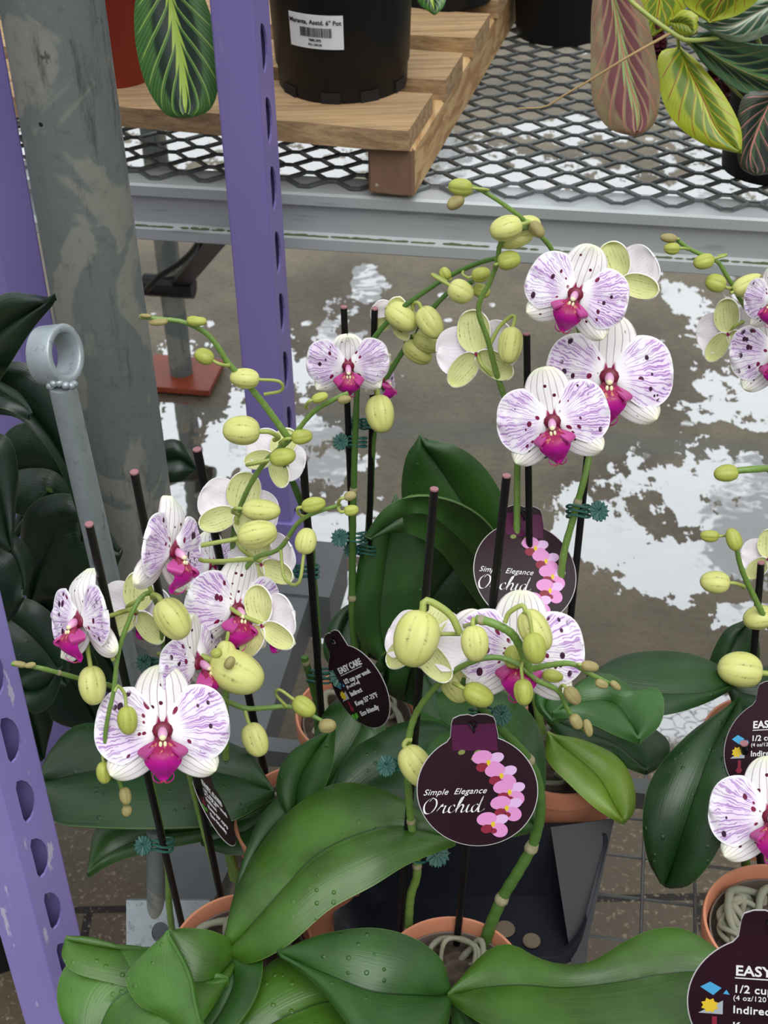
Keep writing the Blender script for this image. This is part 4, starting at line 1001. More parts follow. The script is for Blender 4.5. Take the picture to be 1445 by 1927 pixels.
bud(A, 445, 1265, .76, 108, 84, -25, 'bud', (412,1228,.80), splay=1); bud(A, 420, 1245, .765, 80, 46, -100, 'bud', (425,1235,.79)); bud(A, 432, 1247, .75, 26, 20, 60, 'bud_brown'); bud(A, 407, 1229, .75, 22, 20, 200, 'bud_green')
spike(A, [(350,1400,.84),(352,1330,.83),(368,1305,.80),(395,1306,.79),(432,1322,.78),(463,1333,.78),(500,1332,.78),(545,1330,.78),(590,1348,.775),(614,1362,.77)], 15, 'stem', (), r2=8)
bud(A, 481, 1392, .765, 66, 50, -68, 'bud', (462,1335,.78), hook=.2)
bud(A, 572, 1330, .77, 48, 38, -35, 'bud_green', (540,1330,.778), hook=.9); bud(A, 616, 1366, .765, 34, 28, 5, 'bud_brown')
bud(A, 590, 950, .805, 46, 30, 12, 'bud_green', (572,972,.812)); bud(A, 659, 934, .805, 24, 19, 15, 'bud_brown', (640,950,.81)); bud(A, 661, 960, .80, 28, 22, 10, 'bud_green', (640,952,.81))
bud(A, 576, 1018, .80, 50, 42, 80, 'bud', (528,1032,.82), hook=.5)
bud(A, 484, 1006, .805, 76, 56, 12, 'bud', (478,1052,.82), hook=.9)

# ---- plant B : leaves left and the tall sprays
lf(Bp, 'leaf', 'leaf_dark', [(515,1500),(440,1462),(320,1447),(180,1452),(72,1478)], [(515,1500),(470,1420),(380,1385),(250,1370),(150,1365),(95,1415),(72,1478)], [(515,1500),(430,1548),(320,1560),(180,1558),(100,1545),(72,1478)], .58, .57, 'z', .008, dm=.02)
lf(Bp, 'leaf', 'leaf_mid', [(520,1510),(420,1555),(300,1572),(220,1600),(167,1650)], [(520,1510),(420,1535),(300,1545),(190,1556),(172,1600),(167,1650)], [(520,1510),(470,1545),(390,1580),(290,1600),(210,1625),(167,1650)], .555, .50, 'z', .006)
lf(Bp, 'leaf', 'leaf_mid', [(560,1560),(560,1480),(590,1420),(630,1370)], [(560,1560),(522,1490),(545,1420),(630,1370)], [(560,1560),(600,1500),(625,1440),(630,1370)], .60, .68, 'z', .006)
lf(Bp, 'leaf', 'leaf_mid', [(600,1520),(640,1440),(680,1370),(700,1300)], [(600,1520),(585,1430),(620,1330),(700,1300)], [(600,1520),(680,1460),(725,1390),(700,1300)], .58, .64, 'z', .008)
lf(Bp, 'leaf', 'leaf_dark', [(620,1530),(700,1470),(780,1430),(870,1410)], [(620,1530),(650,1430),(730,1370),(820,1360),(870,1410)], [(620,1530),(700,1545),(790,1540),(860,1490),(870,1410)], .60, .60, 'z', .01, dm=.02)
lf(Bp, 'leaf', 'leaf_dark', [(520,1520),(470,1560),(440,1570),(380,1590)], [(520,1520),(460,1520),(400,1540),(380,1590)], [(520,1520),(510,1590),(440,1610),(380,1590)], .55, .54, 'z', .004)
stake(Bp, (371, 847, .93), (514, 1530, .93), 17); stake(Bp, (570, 865, .90), (616, 1500, .95), 16)
spike(Bp, [(440,1655,.88),(427,1590,.89),(424,1520,.90),(425,1440,.90),(424,1330,.90),(430,1200,.90),(438,1080,.90),(440,1000,.89),(462,930,.88),(500,868,.875),(545,828,.87),(590,775,.865),(640,746,.86),(655,740,.86)], 15, 'stem', (.3,), r2=9)
spike(Bp, [(545,828,.87),(525,800,.87),(500,765,.87),(480,740,.87),(455,710,.87),(430,684,.87),(408,650,.87),(385,625,.87),(345,606,.87),(300,600,.87),(262,596,.87)], 14, 'stem', (), r2=8)
spike(Bp, [(612,1500,.95),(600,1420,.95),(596,1300,.95),(598,1200,.94),(590,1090,.93),(582,1000,.92),(560,930,.91),(535,870,.89),(530,840,.875)], 13, 'stem_dark', ())
spike(Bp, [(612,1400,.955),(598,1330,.95),(585,1280,.945),(575,1245,.94),(573,1236,.94)], 14, 'stem_dark', (.97,))
spike(Bp, [(522,1560,.93),(540,1500,.96),(560,1460,.98)], 12, 'stem_dark', ())
clip(Bp, 578, 1075, .925, 44, -1); clip(Bp, 600, 1272, .94, 46, 1)
bud(Bp, 372, 605, .865, 34, 18, 180, 'bud_green'); bud(Bp, 366, 604, .866, 30, 20, 170, 'bud_green'); bud(Bp, 298, 606, .868, 36, 14, 185, 'bud_brown'); bud(Bp, 274, 594, .868, 22, 8, 175, 'bud_brown')
bud(Bp, 384, 671, .865, 38, 32, 155, 'bud_green', (427,683,.87), hook=.3)
bud(Bp, 460, 712, .868, 56, 40, 175, 'bud', (497,742,.87), hook=1.)
bud(Bp, 454, 811, .86, 70, 58, 178, 'bud', (516,828,.87), hook=.2)
bud(Bp, 568, 822, .865, 40, 30, 8, 'bud_green', (532,836,.87), hook=.2)
bud(Bp, 532, 860, .86, 50, 36, 12, 'bud_green', (505,868,.872), hook=.9)
bud(Bp, 602, 748, .86, 32, 20, 20, 'bud_green', (578,768,.865)); bud(Bp, 648, 752, .855, 26, 17, 10, 'bud_brown')
bud(Bp, 492, 960, .86, 72, 44, -4, 'bud', (448,968,.88))
flower(Bp, 448, 962, .89, 150, 172, -4, 18, seed=12, stalk=(446,985,.88), lip=False)
flower(Bp, 520, 862, .90, 120, 160, 10, 30, seed=13, stalk=(512,862,.88), lip=False)
flower(Bp, 498, 1060, .88, 140, 150, -5, -15, seed=14, stalk=(442,1010,.885), lip=False)
flower(Bp, 400, 1065, .93, 130, 20, 0, 5, seed=15, stalk=(437,1060,.90), lip=False, nocol=True)
# ---- plant E (back middle)
def el(m, mid, L, R, Y0, Y1, **k): return leaf(E_, 'leaf', m, mid, L, R, Y0, Y1, 'Y', k.get('arch', .006), dl=k.get('dl', 0), dr=k.get('dr', 0))
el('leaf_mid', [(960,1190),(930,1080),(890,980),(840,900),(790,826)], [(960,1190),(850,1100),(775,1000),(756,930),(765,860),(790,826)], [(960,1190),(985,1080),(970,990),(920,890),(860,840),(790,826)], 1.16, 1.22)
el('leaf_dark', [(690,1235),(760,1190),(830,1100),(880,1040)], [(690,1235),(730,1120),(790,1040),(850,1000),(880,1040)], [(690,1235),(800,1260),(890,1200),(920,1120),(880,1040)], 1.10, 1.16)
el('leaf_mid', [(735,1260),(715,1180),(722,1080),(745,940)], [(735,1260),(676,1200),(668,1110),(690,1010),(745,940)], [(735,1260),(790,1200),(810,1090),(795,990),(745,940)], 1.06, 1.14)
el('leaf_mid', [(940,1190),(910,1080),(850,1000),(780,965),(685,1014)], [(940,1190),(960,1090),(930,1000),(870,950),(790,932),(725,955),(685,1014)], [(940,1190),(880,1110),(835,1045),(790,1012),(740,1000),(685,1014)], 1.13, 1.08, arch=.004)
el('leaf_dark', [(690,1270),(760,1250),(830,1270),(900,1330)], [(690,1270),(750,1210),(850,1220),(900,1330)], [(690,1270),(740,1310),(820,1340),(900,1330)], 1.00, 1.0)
el('leaf_dark', [(660,1290),(640,1220),(660,1150),(690,1120)], [(660,1290),(610,1230),(630,1160),(690,1120)], [(660,1290),(690,1240),(700,1180),(690,1120)], 1.08, 1.16)
stake(E_, (647, 579, 1.12), (672, 1280, 1.10), 13); stake(E_, (705, 582, 1.13), (688, 1280, 1.10), 13)
spike(E_, [(678,1290,1.08),(664,1180,1.09),(663,1050,1.10),(666,900,1.10),(670,780,1.11),(675,700,1.12),(697,646,1.12),(745,590,1.12),(800,548,1.12),(850,517,1.12),(900,495,1.11),(932,486,1.10)], 15, 'stem_dark', (.20,.45), r2=9)
spike(E_, [(685,1290,1.08),(686,1180,1.10),(690,1050,1.11),(697,940,1.12),(702,830,1.12),(715,740,1.13),(738,693,1.13),(762,655,1.13),(785,615,1.13),(817,577,1.12),(850,546,1.12),(890,530,1.11)], 15, 'stem_dark', (.3,), r2=9)
clip(E_, 672, 832, 1.11, 36, -1); clip(E_, 695, 798, 1.12, 34, -1); clip(E_, 672, 1012, 1.105, 38, -1); clip(E_, 690, 1035, 1.11, 34, -1)
flower(E_, 655, 690, 1.07, 152, 2, 22, 2, seed=21, stalk=(690,660,1.115), dors=.8)
flower(E_, 722, 718, 1.13, 110, 62, 0, -25, seed=22, stalk=(745,680,1.13))
flower(E_, 742, 600, 1.13, 90, 165, -20, 20, seed=23, stalk=(765,630,1.13), lip=False)
bud(E_, 755, 598, 1.12, 66, 52, -35, 'bud', (735,585,1.125), hook=.4)
bud(E_, 810, 607, 1.105, 66, 48, -58, 'bud', (778,582,1.12), hook=.4)
bud(E_, 804, 644, 1.12, 54, 40, -25, 'bud', (782,622,1.13)); bud(E_, 786, 662, 1.125, 60, 44, -35, 'bud', (765,640,1.13))
bud(E_, 716, 779, 1.08, 72, 56, -82, 'bud', (705,740,1.12))
bud(E_, 867, 549, 1.09, 50, 46, -30, 'bud', (840,530,1.11), hook=.8); bud(E_, 905, 516, 1.10, 36, 30, 15, 'bud_green', (872,510,1.115)); bud(E_, 906, 547, 1.105, 34, 28, -20, 'bud_green', (880,535,1.11)); bud(E_, 838, 515, 1.12, 26, 24, 120, 'bud_green', (850,520,1.12))
# ---- plant F (back right)
stake(Fp, (990, 630, 1.06), (1040, 1400, .97), 14) if False else stake(Fp, (991, 630, 1.05), (1000, 1350, .97), 14)
stake(Fp, (1106, 850, 1.03), (1055, 1340, .96), 14)
spike(Fp, [(1020,1380,.96),(985,1200,.99),(973,1050,1.01),(973,930,1.03),(972,830,1.04),(955,765,1.04),(934,702,1.04),(918,640,1.04),(900,580,1.04),(922,530,1.04),(935,495,1.04),(942,457,1.04),(962,438,1.04),(1000,425,1.04)], 16, 'stem', (), r2=9)
spike(Fp, [(1050,1370,.955),(1050,1200,.98),(1058,1060,.99),(1080,970,1.0),(1102,890,1.01),(1112,830,1.03),(1115,740,1.05),(1090,620,1.06),(1060,520,1.06),(1036,466,1.055),(1008,436,1.05),(975,405,1.045),(935,376,1.04),(905,358,1.04),(886,350,1.04)], 17, 'stem', (.42,), r2=8)
clip(Fp, 1088, 962, 1.0, 44, 1); clip(Fp, 1012, 852, 1.04, 34, 1)
flower(Fp, 1082, 556, .99, 192, -4, 2, -20, seed=31, stalk=(1062,540,1.06), label='upper spotted bloom tilted to the right')
flower(Fp, 1146, 712, 1.00, 234, 2, 0, -3, seed=32, stalk=(1112,720,1.05), label='widest spotted bloom of the cluster')
flower(Fp, 1040, 796, .965, 208, -4, 6, 9, seed=33, stalk=(1108,800,1.03), label='lower spotted bloom of the cluster')
flower(Fp, 1172, 528, 1.06, 150, 162, 0, -22, seed=34, stalk=(1090,560,1.06), lip=False)
flower(Fp, 902, 664, 1.06, 160, 158, -6, -8, seed=35, stalk=(925,706,1.04), lip=False, label='bloom seen from behind')
bud(Fp, 960, 650, 1.03, 70, 48, -98, 'bud', (922,648,1.04), hook=.3)
bud(Fp, 952, 430, 1.03, 62, 50, 195, 'bud', (992,420,1.04)); bud(Fp, 990, 428, 1.05, 58, 46, 20, 'bud'); bud(Fp, 1010, 432, 1.035, 36, 26, -50, 'bud_brown', (990,415,1.04)); bud(Fp, 972, 452, 1.045, 62, 30, 15, 'bud')
bud(Fp, 958, 491, 1.03, 44, 38, 15, 'bud_green', (935,500,1.04))
bud(Fp, 866, 352, 1.035, 46, 34, 175, 'bud_green', (905,357,1.04), hook=.8); bud(Fp, 857, 381, 1.03, 36, 26, 215, 'bud_brown', (888,362,1.04))
# F leaves
def fl(par, m, mid, L, R, z0, z1, **k): return leaf(par, 'leaf', m, mid, L, R, z0, z1, 'z', k.get('arch', .006), dl=k.get('dl', 0), dr=k.get('dr', 0), dm=k.get('dm'))
fl(Fp, 'leaf_wet', [(1040,1350),(1090,1325),(1150,1322),(1185,1360),(1201,1399)], [(1040,1350),(1090,1285),(1140,1270),(1180,1290),(1196,1303),(1232,1296),(1248,1320),(1240,1365),(1201,1399)], [(1040,1350),(1080,1352),(1120,1366),(1160,1385),(1201,1399)], .70, .70, dl=.006)
fl(Fp, 'leaf_wet', [(1060,1290),(1035,1310),(1025,1335),(1040,1362)], [(1060,1290),(1015,1295),(1010,1330),(1040,1362)], [(1060,1290),(1090,1310),(1080,1345),(1040,1362)], .69, .68)
fl(Fp, 'leaf_lime', [(1030,1385),(1082,1424),(1130,1470),(1172,1551)], [(1030,1385),(1030,1430),(1065,1470),(1120,1520),(1172,1551)], [(1030,1385),(1090,1392),(1160,1425),(1190,1475),(1192,1525),(1172,1551)], .60, .555, dr=.004)
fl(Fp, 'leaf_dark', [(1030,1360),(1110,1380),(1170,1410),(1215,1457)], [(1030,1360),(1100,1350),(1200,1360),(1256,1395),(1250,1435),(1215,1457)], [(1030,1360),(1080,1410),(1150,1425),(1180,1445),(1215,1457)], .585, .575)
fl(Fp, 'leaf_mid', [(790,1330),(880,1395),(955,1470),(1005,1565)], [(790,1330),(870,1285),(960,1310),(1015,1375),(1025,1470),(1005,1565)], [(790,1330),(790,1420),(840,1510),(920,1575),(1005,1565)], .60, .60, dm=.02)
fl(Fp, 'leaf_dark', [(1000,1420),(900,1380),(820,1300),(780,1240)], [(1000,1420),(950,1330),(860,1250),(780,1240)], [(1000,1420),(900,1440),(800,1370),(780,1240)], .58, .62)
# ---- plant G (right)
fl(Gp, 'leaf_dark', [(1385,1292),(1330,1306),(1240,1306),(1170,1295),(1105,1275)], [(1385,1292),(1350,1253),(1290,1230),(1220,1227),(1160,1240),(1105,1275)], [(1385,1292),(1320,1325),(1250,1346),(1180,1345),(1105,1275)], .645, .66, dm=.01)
fl(Gp, 'leaf_dark', [(1390,1320),(1340,1410),(1300,1520),(1275,1600),(1253,1669)], [(1390,1320),(1300,1380),(1230,1460),(1210,1540),(1222,1620),(1253,1669)], [(1390,1320),(1420,1440),(1372,1555),(1335,1625),(1295,1665),(1253,1669)], .64, .545, dm=.03)
lf(Gp, 'leaf', 'leaf_dark', [(1360,1262),(1375,1220),(1390,1185),(1402,1168)], [(1360,1262),(1335,1250),(1362,1190),(1402,1168)], [(1360,1262),(1420,1260),(1425,1200),(1402,1168)], 1.00, 1.03, 'Y', .008)
fl(Gp, 'leaf_dark', [(1370,1300),(1420,1310),(1480,1320),(1540,1340)], [(1370,1300),(1420,1260),(1490,1260),(1540,1340)], [(1370,1300),(1400,1360),(1470,1380),(1540,1340)], .62, .62)
fl(Gp, 'leaf_mid', [(1400,1330),(1390,1420),(1370,1500),(1330,1590)], [(1400,1330),(1330,1420),(1310,1520),(1330,1590)], [(1400,1330),(1440,1430),(1410,1530),(1330,1590)], .60, .55)
stake(Gp, (1432, 1060, .99), (1410, 1330, .97), 14)
spike(Gp, [(1430,1400,.96),(1478,1320,.97),(1466,1220,.97),(1432,1150,.97),(1404,1092,.97),(1392,1060,.97),(1385,1032,.97),(1368,1008,.97)], 17, 'stem', (), r2=9)
bud(Gp, 1335, 1008, .965, 36, 24, 178, 'bud_green', (1366,1007,.97)); bud(Gp, 1380, 1015, .96, 44, 30, 110, 'bud_green')
bud(Gp, 1345, 1095, .96, 56, 44, 176, 'bud', (1398,1106,.97)); bud(Gp, 1428, 1163, .975, 60, 48, 190, 'bud')
bud(Gp, 1392, 1261, .93, 84, 70, 172, 'bud', (1455,1290,.96))
spike(Gp, [(1440,1400,.96),(1475,1200,.99),(1480,1050,1.0),(1475,930,1.0),(1452,886,.99),(1420,883,.98),(1385,886,.98)], 13, 'stem', (.9,))
bud(Gp, 1366, 891, .975, 46, 34, 185, 'bud_green')
spike(Gp, [(1455,1400,.97),(1500,1100,1.04),(1500,800,1.08),(1450,640,1.09),(1400,575,1.08),(1380,540,1.08),(1365,515,1.08),(1350,492,1.08),(1320,479,1.08),(1295,467,1.08),(1272,450,1.08)], 14, 'stem', (), r2=8)
bud(Gp, 1258, 448, 1.075, 32, 18, 175, 'bud_brown', (1275,450,1.08)); bud(Gp, 1264, 467, 1.07, 30, 24, 180, 'bud_green', (1293,470,1.08)); bud(Gp, 1324, 492, 1.07, 40, 30, 195, 'bud_green', (1350,482,1.08), hook=.8)
bud(Gp, 1346, 533, 1.07, 40, 36, 160, 'bud_green', (1378,538,1.08)); bud(Gp, 1408, 536, 1.07, 62, 40, 25, 'bud', (1382,540,1.08)); bud(Gp, 1446, 524, 1.06, 34, 26, 20, 'bud_brown')
flower(Gp, 1376, 628, 1.08, 130, 150, 0, -8, seed=41, stalk=(1410,600,1.08), lip=False)
flower(Gp, 1456, 568, 1.03, 130, -28, 0, 0, seed=42, stalk=(1430,600,1.08))
flower(Gp, 1462, 668, 1.04, 176, -8, 0, 6, seed=43, stalk=(1450,630,1.08))
flower(Gp, 1450, 1052, 1.0, 110, 155, 0, 0, seed=44, stalk=(1480,1020,1.0), lip=False)
# ---- plant C (front centre)
lf(C, 'leaf', 'leaf_mid', [(846,1876),(780,1874),(700,1866),(610,1832),(524,1796)], [(846,1876),(832,1812),(780,1768),(705,1748),(620,1757),(565,1775),(524,1796)], [(846,1876),(838,1935),(780,2010),(700,2000),(650,1920),(590,1846),(524,1796)], .575, .60, 'z', .006, dm=.02, dl=.012)
lf(C, 'leaf', 'leaf', [(820,1900),(640,1885),(560,1905),(500,1935),(430,1990)], [(820,1900),(640,1800),(550,1795),(490,1830),(440,1900),(430,1990)], [(820,1900),(700,1950),(620,2020),(500,2040),(430,1990)], .565, .56, 'z', .006, dm=.01)
lf(C, 'leaf', 'leaf', [(843,1880),(900,1861),(980,1855),(1060,1860),(1150,1851),(1250,1834),(1320,1830),(1405,1838)], [(843,1880),(880,1828),(925,1786),(965,1780),(1010,1804),(1060,1817),(1115,1811),(1170,1778),(1225,1752),(1285,1750),(1345,1785),(1405,1838)], [(843,1880),(900,1922),(980,1955),(1100,2000),(1250,1990),(1350,1910),(1405,1838)], .58, .60, 'z', .006, dm=.02)
lf(C, 'leaf', 'leaf_mid', [(850,1885),(900,1930),(960,1975),(1040,2040)], [(850,1885),(920,1900),(1010,1950),(1040,2040)], [(850,1885),(860,1960),(920,2040),(1040,2040)], .565, .54, 'z', .006)
stake(C, (817, 922, .80), (750, 1775, .76), 17); stake(C, (953, 897, .80), (851, 1850, .745), 17)
spike(C, [(766,1775,.765),(772,1690,.765),(785,1640,.765),(775,1560,.77),(768,1480,.77),(768,1400,.77),(782,1345,.77),(815,1298,.76),(850,1265,.75),(895,1243,.74),(935,1237,.74),(975,1250,.735),(1010,1280,.73),(1050,1300,.73),(1068,1335,.725),(1088,1362,.72),(1102,1376,.72)], 18, 'stem', (.05,.22,.32), r2=9)
spike(C, [(990,1262,.735),(1030,1252,.73),(1075,1249,.725),(1110,1268,.72),(1150,1288,.72),(1160,1294,.72)], 13, 'stem', (), r2=8)
spike(C, [(896,1165,.745),(925,1172,.74),(960,1190,.737),(978,1215,.735),(990,1245,.734),(1000,1262,.733)], 17, 'stem', (.08,), r2=16)
spike(C, [(904,1810,.745),(920,1750,.745),(945,1690,.75),(975,1640,.755),(1002,1590,.76),(1017,1530,.765),(1012,1470,.77),(992,1425,.77),(960,1390,.77),(930,1360,.77),(905,1330,.765),(870,1280,.76)], 25, 'stem_dark', (.06,.24,.40,.68), r2=14)
clip(C, 776, 1605, .765, 54, 1); clip(C, 765, 1440, .77, 44, -1); clip(C, 905, 1345, .775, 44, 1)
flower(C, 978, 1232, .755, 236, 0, 6, -2, seed=51, stalk=(985,1245,.737), label='wide open spotted bloom behind the bud cluster')
flower(C, 795, 1212, .765, 165, 160, 10, 14, seed=53, stalk=(866,1193,.755), lip=False, cup=.45, nocol=True)
flower(C, 858, 1226, .785, 170, 24, 6, -28, seed=52, stalk=(900,1170,.75), lip=False, cup=.2, nocol=True)
bud(C, 782, 1202, .745, 108, 88, -105, 'bud', (866,1193,.75), hook=.1)
bud(C, 893, 1211, .73, 68, 54, -85, 'bud', (892,1170,.743), hook=.4)
bud(C, 1008, 1187, .73, 86, 60, -62, 'bud', (950,1172,.738), hook=.1); bud(C, 1006, 1220, .715, 60, 46, -80, 'bud_green', (982,1190,.735), hook=.6)
bud(C, 967, 1236, .745, 44, 42, 100, 'bud_green'); bud(C, 900, 1308, .73, 60, 46, -25, 'bud_green', (858,1288,.75)); bud(C, 856, 1288, .765, 74, 56, -60, 'bud', (832,1270,.76), hook=.6)
bud(C, 985, 1303, .715, 50, 38, -85, 'bud_green', (990,1260,.735), hook=.4); bud(C, 1040, 1272, .735, 40, 26, -10, 'bud_green'); bud(C, 1077, 1309, .72, 40, 28, -50, 'bud_brown', (1055,1300,.73))
bud(C, 1110, 1254, .715, 34, 22, -10, 'bud_brown', (1090,1252,.722)); bud(C, 1084, 1358, .715, 32, 24, -60, 'bud_brown'); bud(C, 1106, 1370, .715, 34, 18, -75, 'bud_brown'); bud(C, 1132, 1287, .715, 26, 18, -20, 'bud_brown'); bud(C, 1158, 1290, .715, 24, 14, -40, 'bud_brown')
bud(C, 785, 1442, .755, 86, 62, -58, 'bud', (775,1392,.768), hook=.2)
# ---- plant D (front right)
stake(D, (1400, 1400, .84), (1455, 1790, .83), 16)
spike(D, [(1470,1790,.82),(1440,1740,.82),(1412,1690,.82),(1402,1600,.83),(1410,1540,.83)], 17, 'stem_dark', (.35,))
flower(D, 1452, 1540, .775, 226, 2, 2, 3, seed=61, label='large spotted bloom cut by the right edge', stalk=(1412,1545,.83))

# ------------------------------------------------------------------ hanging care tags
def frame_px(px, py, Y, ax, ay, r):
    """orthonormal-ish frame whose x and y axes of length r project to the pixel offsets ax, ay"""
    c = PY(px, py, Y)
    def best(off, other=None):
        bst = None
        for i in range(-80, 81):
            dy = r * i / 80 * .999; q = PY(px + off[0], py + off[1], Y + dy) - c
            e = abs(q.length - r) / r + (abs(q.normalized().dot(other)) * 1.5 if other is not None else 0)
            if other is None and dy > 0 : e += 0
            if bst is None or e < bst[0]: bst = (e, q)
        return bst[1].normalized()
    y = best(ay); x = best(ax, y); z = x.cross(y).normalized()
    if z.dot(CP - c) < 0: z = -z
    x = y.cross(z).normalized()
    return c, x, y
def tag_outline(r):
    P = []; hw = .39; a0 = math.acos(hw)
    n = 60; s0 = PI/2 - .41; 
    a = math.pi/2 - .40
    while a > -math.pi*1.5 + .40: P.append((r*math.cos(a), r*math.sin(a))); a -= 2*PI/72
    P += [(-.39*r, .98*r), (-.36*r, 1.22*r), (-.33*r, 1.30*r), (-.22*r, 1.35*r), (-.08*r, 1.36*r), (0, 1.33*r), (.08*r, 1.36*r), (.22*r, 1.35*r), (.33*r, 1.30*r), (.36*r, 1.22*r), (.39*r, .98*r)]
    return P
def shift(P, d): # shrink towards inside for a pale edge
    return [(x * (1 - d), y * (1 - d)) for x, y in P]
def care_tag(fr, r, label, side):
    c, X, Y = fr; Z = X.cross(Y).normalized()
    if Z.dot(CP - c) < 0: Z = -Z; 
    t = thing('plant_tag', c + Y*1.2*r, label, 'tag', None)
    plate(tag_outline(r), [[(.03*r*math.cos(a), 1.12*r + .05*r*math.sin(a)) for a in [2*PI*i/12 for i in range(12)]]], .0004, (c, X, Y), 'card', M['tagedge'], t)
    q = [(x*.985, y*.985 if y < 0 else y*.99) for x, y in tag_outline(r)]
    o2 = plate(q, [[(.03*r*math.cos(a), 1.12*r + .05*r*math.sin(a)) for a in [2*PI*i/12 for i in range(12)]]], .0002, (c + Z*.0004, X, Y), 'printed_face', M['tagplum'], t)
    if side == 'front':
        tb = [(-.385*r, .93*r), (-.355*r, 1.19*r), (-.32*r, 1.27*r), (.32*r, 1.27*r), (.355*r, 1.19*r), (.385*r, .93*r), (.38*r, .72*r), (-.38*r, .80*r)]
        tb = [(x*.97, y) for x, y in [(-.38*r, .74*r), (-.37*r, 1.18*r), (.37*r, 1.18*r), (.38*r, .70*r)]]
        plate(tb[::-1], [], .0001, (c + Z*.00055, X, Y), 'tab_panel', M['tagmag'], t)
    def fr2(x, y, z=.0007): return (c + X*x*r + Y*y*r + Z*z, X, Y)
    def layer(name, m, src):
        src.build(name, m, t, smooth=False)
    # hook
    hk = MB(); hk.tube(cr([c + Y*1.12*r + Z*.001, c + Y*1.20*r + Z*.004 + X*.002, c + Y*1.22*r + Z*.002 - X*.003, c + Y*1.10*r + Z*.003, c + Y*1.05*r + Z*.001], 14), .0008, 6); hk.build('hook', M['black'], t)
    if side == 'front':
        b = text_mb('Simple  Elegance', .148*r, fr2(-.90, -.04), shear=.5, bold=0., space=1.05); layer('lettering', M['print_white'], b)
        b = MB()
        def st(pts, w): 
            P = cr([c + X*x*r + Y*y*r + Z*.0008 for x, y in pts], 16)
            b.grid([[p + Y*w*r*math.sin(PI*i/15) , p - Y*w*r*math.sin(PI*i/15)] for i, p in enumerate(P)])
        def nib(pts, w=.17):
            P = cr([V((x, y, 0)) for x, y in pts], len(pts)*6); g = []
            for i, p in enumerate(P):
                k = math.sin(PI * (i + .6) / (len(P) + .2)) ** .35; row = []
                for s in (1, -1):
                    x, y = p.x + s*w*.85*k*.5*1.3, p.y + s*w*.42*k*.5*1.3; x += .30*y
                    row.append(c + X*(-.93 + x*.142)*r + Y*(-.37 + y*.142)*r + Z*.0008)
                g.append(row)
            b.grid(g)
        for pts in ([(1.15,1.75),(.7,1.95),(.15,1.5),(0,.8),(.35,.05),(1.0,.1),(1.4,.9),(1.25,1.65),(.8,1.9),(.5,1.5)], [(1.6,.25),(1.95,.85),(2.1,1.15),(2.15,.85),(2.5,.9),(2.4,.35),(2.5,0),(2.85,.2),(3.1,.5)],
            [(3.6,.75),(3.45,1),(3.05,.75),(3.0,.25),(3.3,0),(3.75,.3)], [(3.75,.3),(4.2,1.3),(4.35,2.0),(4.15,1.8),(3.95,.9),(3.9,0)], [(3.95,.4),(4.3,1),(4.6,.8),(4.5,.2),(4.65,0),(5.0,.3)],
            [(5.0,.3),(5.2,1),(5.1,.2),(5.3,0),(5.65,.3)], [(5.2,1.5),(5.3,1.55)], [(6.35,.85),(6.1,1),(5.7,.65),(5.75,.1),(6.1,.05),(6.4,.7),(6.6,1.5),(6.65,2.0)], [(6.65,2.0),(6.45,.6),(6.55,0),(6.95,.15),(7.2,.4)]): nib(pts)
        layer('lettering', M['print_white'], b)
        pk, pl, rd, yl, ol = MB(), MB(), MB(), MB(), MB()
        def el(b, x, y, a, bb, ang, z): 
            ca, sa = math.cos(ang), math.sin(ang); n = 20; k0 = len(b.v)
            for i in range(n):
                u, v = a*math.cos(2*PI*i/n), bb*math.sin(2*PI*i/n); b.v.append(tuple(c + X*(x + u*ca - v*sa)*r + Y*(y + u*sa + v*ca)*r + Z*z))
            b.face(list(range(k0, k0 + n)))
        for i, (x, y) in enumerate(((.18,.48),(.38,.24),(.50,-.06),(.44,-.34),(.20,-.62))):
            z = .0007 + .00012*i
            el(pl, x+.16, y+.10, .13, .09, .3, z); el(pk, x-.07, y+.12, .17, .12, .2, z+.00002); el(pk, x+.13, y-.09, .14, .13, -.4, z+.00003)
            el(rd, x-.08, y-.06, .10, .08, .2, z+.00005); el(rd, x+.03, y-.10, .06, .05, 0, z+.00005); el(yl, x+.03, y+.02, .035, .05, 0, z+.00007)
        for x, y, a in ((-.22,.70,.06),(-.02,.58,.055),(.05,.68,.07)): el(ol, x, y, a, a*.7, .3, .0007)
        layer('printed_petals', M['print_pink'], pk); layer('printed_petals', M['print_lilac'], pl); layer('printed_throats', M['print_red'], rd); layer('printed_centres', M['print_yel'], yl); layer('printed_buds', M['print_olive'], ol)
    else:
        b = text_mb('EASY CARE', .20*r, fr2(-.42, .42), bold=.0002); 
        b.box(c + X*.05*r + Y*.38*r + Z*.0007, X*.47*r, Y*.007*r, Z*.0001)
        for s, y, sz, bo in (('1/2 cup per week', .17, .155, .0001), ('(4 oz/120 ml)', .06, .10, 0.), ('Indirect', -.13, .155, .0001), ('Keep 55\u00b0-75\u00b0F', -.37, .155, .0001), ('Eco friendly', -.62, .155, .0001)):
            join(b, text_mb(s, sz*r, fr2(-.44, y), bold=bo, space=1.05))
        layer('lettering', M['print_white'], b)
        def poly(pts, m, nm, z=.0007): plate([(x*r, y*r) for x, y in pts], [], .0001, (c + Z*z, X, Y), nm, m, t)
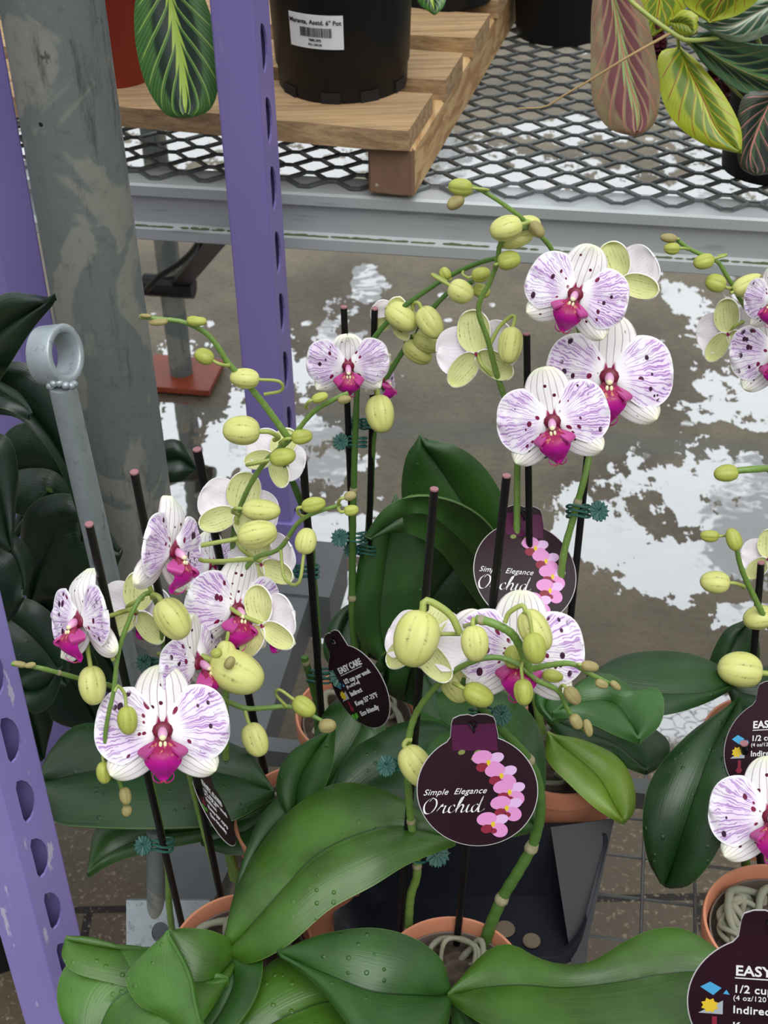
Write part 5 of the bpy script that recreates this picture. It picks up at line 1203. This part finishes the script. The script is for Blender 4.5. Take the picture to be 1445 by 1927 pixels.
        poly([(-.84,.22),(-.72,.30),(-.58,.22),(-.68,.11)], M['print_blue'], 'water_icon'); poly([(-.56,.14),(-.52,.2),(-.48,.13)], M['print_blue'], 'water_icon')
        poly([(-.86,-.16),(-.56,.04),(-.56,-.16)], M['print_grey'], 'sun_icon'); poly([(-.72 + .09*math.cos(a)*(1.25 if i % 2 else .9), -.04 + .09*math.sin(a)*(1.25 if i % 2 else .9)) for i, a in enumerate([2*PI*i/16 for i in range(16)])], M['print_yel'], 'sun_icon', .0009)
        poly([(-.69,-.20),(-.63,-.20),(-.63,-.34),(-.59,-.39),(-.63,-.45),(-.69,-.45),(-.73,-.39),(-.69,-.34)], M['print_red'], 'thermometer_icon')
        poly([(-.84,-.52),(-.74,-.66),(-.70,-.55),(-.74,-.50)], M['print_grn'], 'leaf_icon'); poly([(-.70,-.66),(-.68,-.52),(-.58,-.50),(-.56,-.60)], M['print_grn'], 'leaf_icon')
    return t
def rpx(px, py, Y, r): return r * mpp(PY(px, py, Y))
r1 = rpx(898, 1490, .742, 111)
care_tag(frame_px(898, 1488, .722, (111, -4), (-6, -106), r1), r1, 'round plum plant tag with pink blooms and white script, hanging in front centre', 'front')
r2 = rpx(988, 1076, 1.0, 99)
care_tag(frame_px(988, 1078, .985, (98, 8), (-2, -94), r2), r2, 'plum plant tag behind, partly hidden by a black stake and the centre bloom', 'front')
r3 = .040
care_tag(frame_px(675, 1292, .915, (60, 30), (-52, -98), r3), r3, 'care instruction tag turned sideways, clipped to the stake left of centre', 'back')
r4 = rpx(1452, 1400, .83, 100)
care_tag(frame_px(1454, 1410, .83, (100, -4), (4, -96), r4), r4, 'care instruction tag at the right edge above the large spotted bloom', 'back')
r5 = rpx(1450, 1890, .56, 150)
care_tag(frame_px(1447, 1893, .555, (150, 10), (4, -132), r5), r5, 'care instruction tag in the bottom right corner in front of the rooted pot', 'back')
r6 = .036
care_tag(frame_px(402, 1518, .80, (14, 16), (-16, -58), r6), r6, 'plant tag seen almost edge-on below the front left blooms', 'back')

for o in bpy.data.objects:
    if '_o' in o: del o['_o']
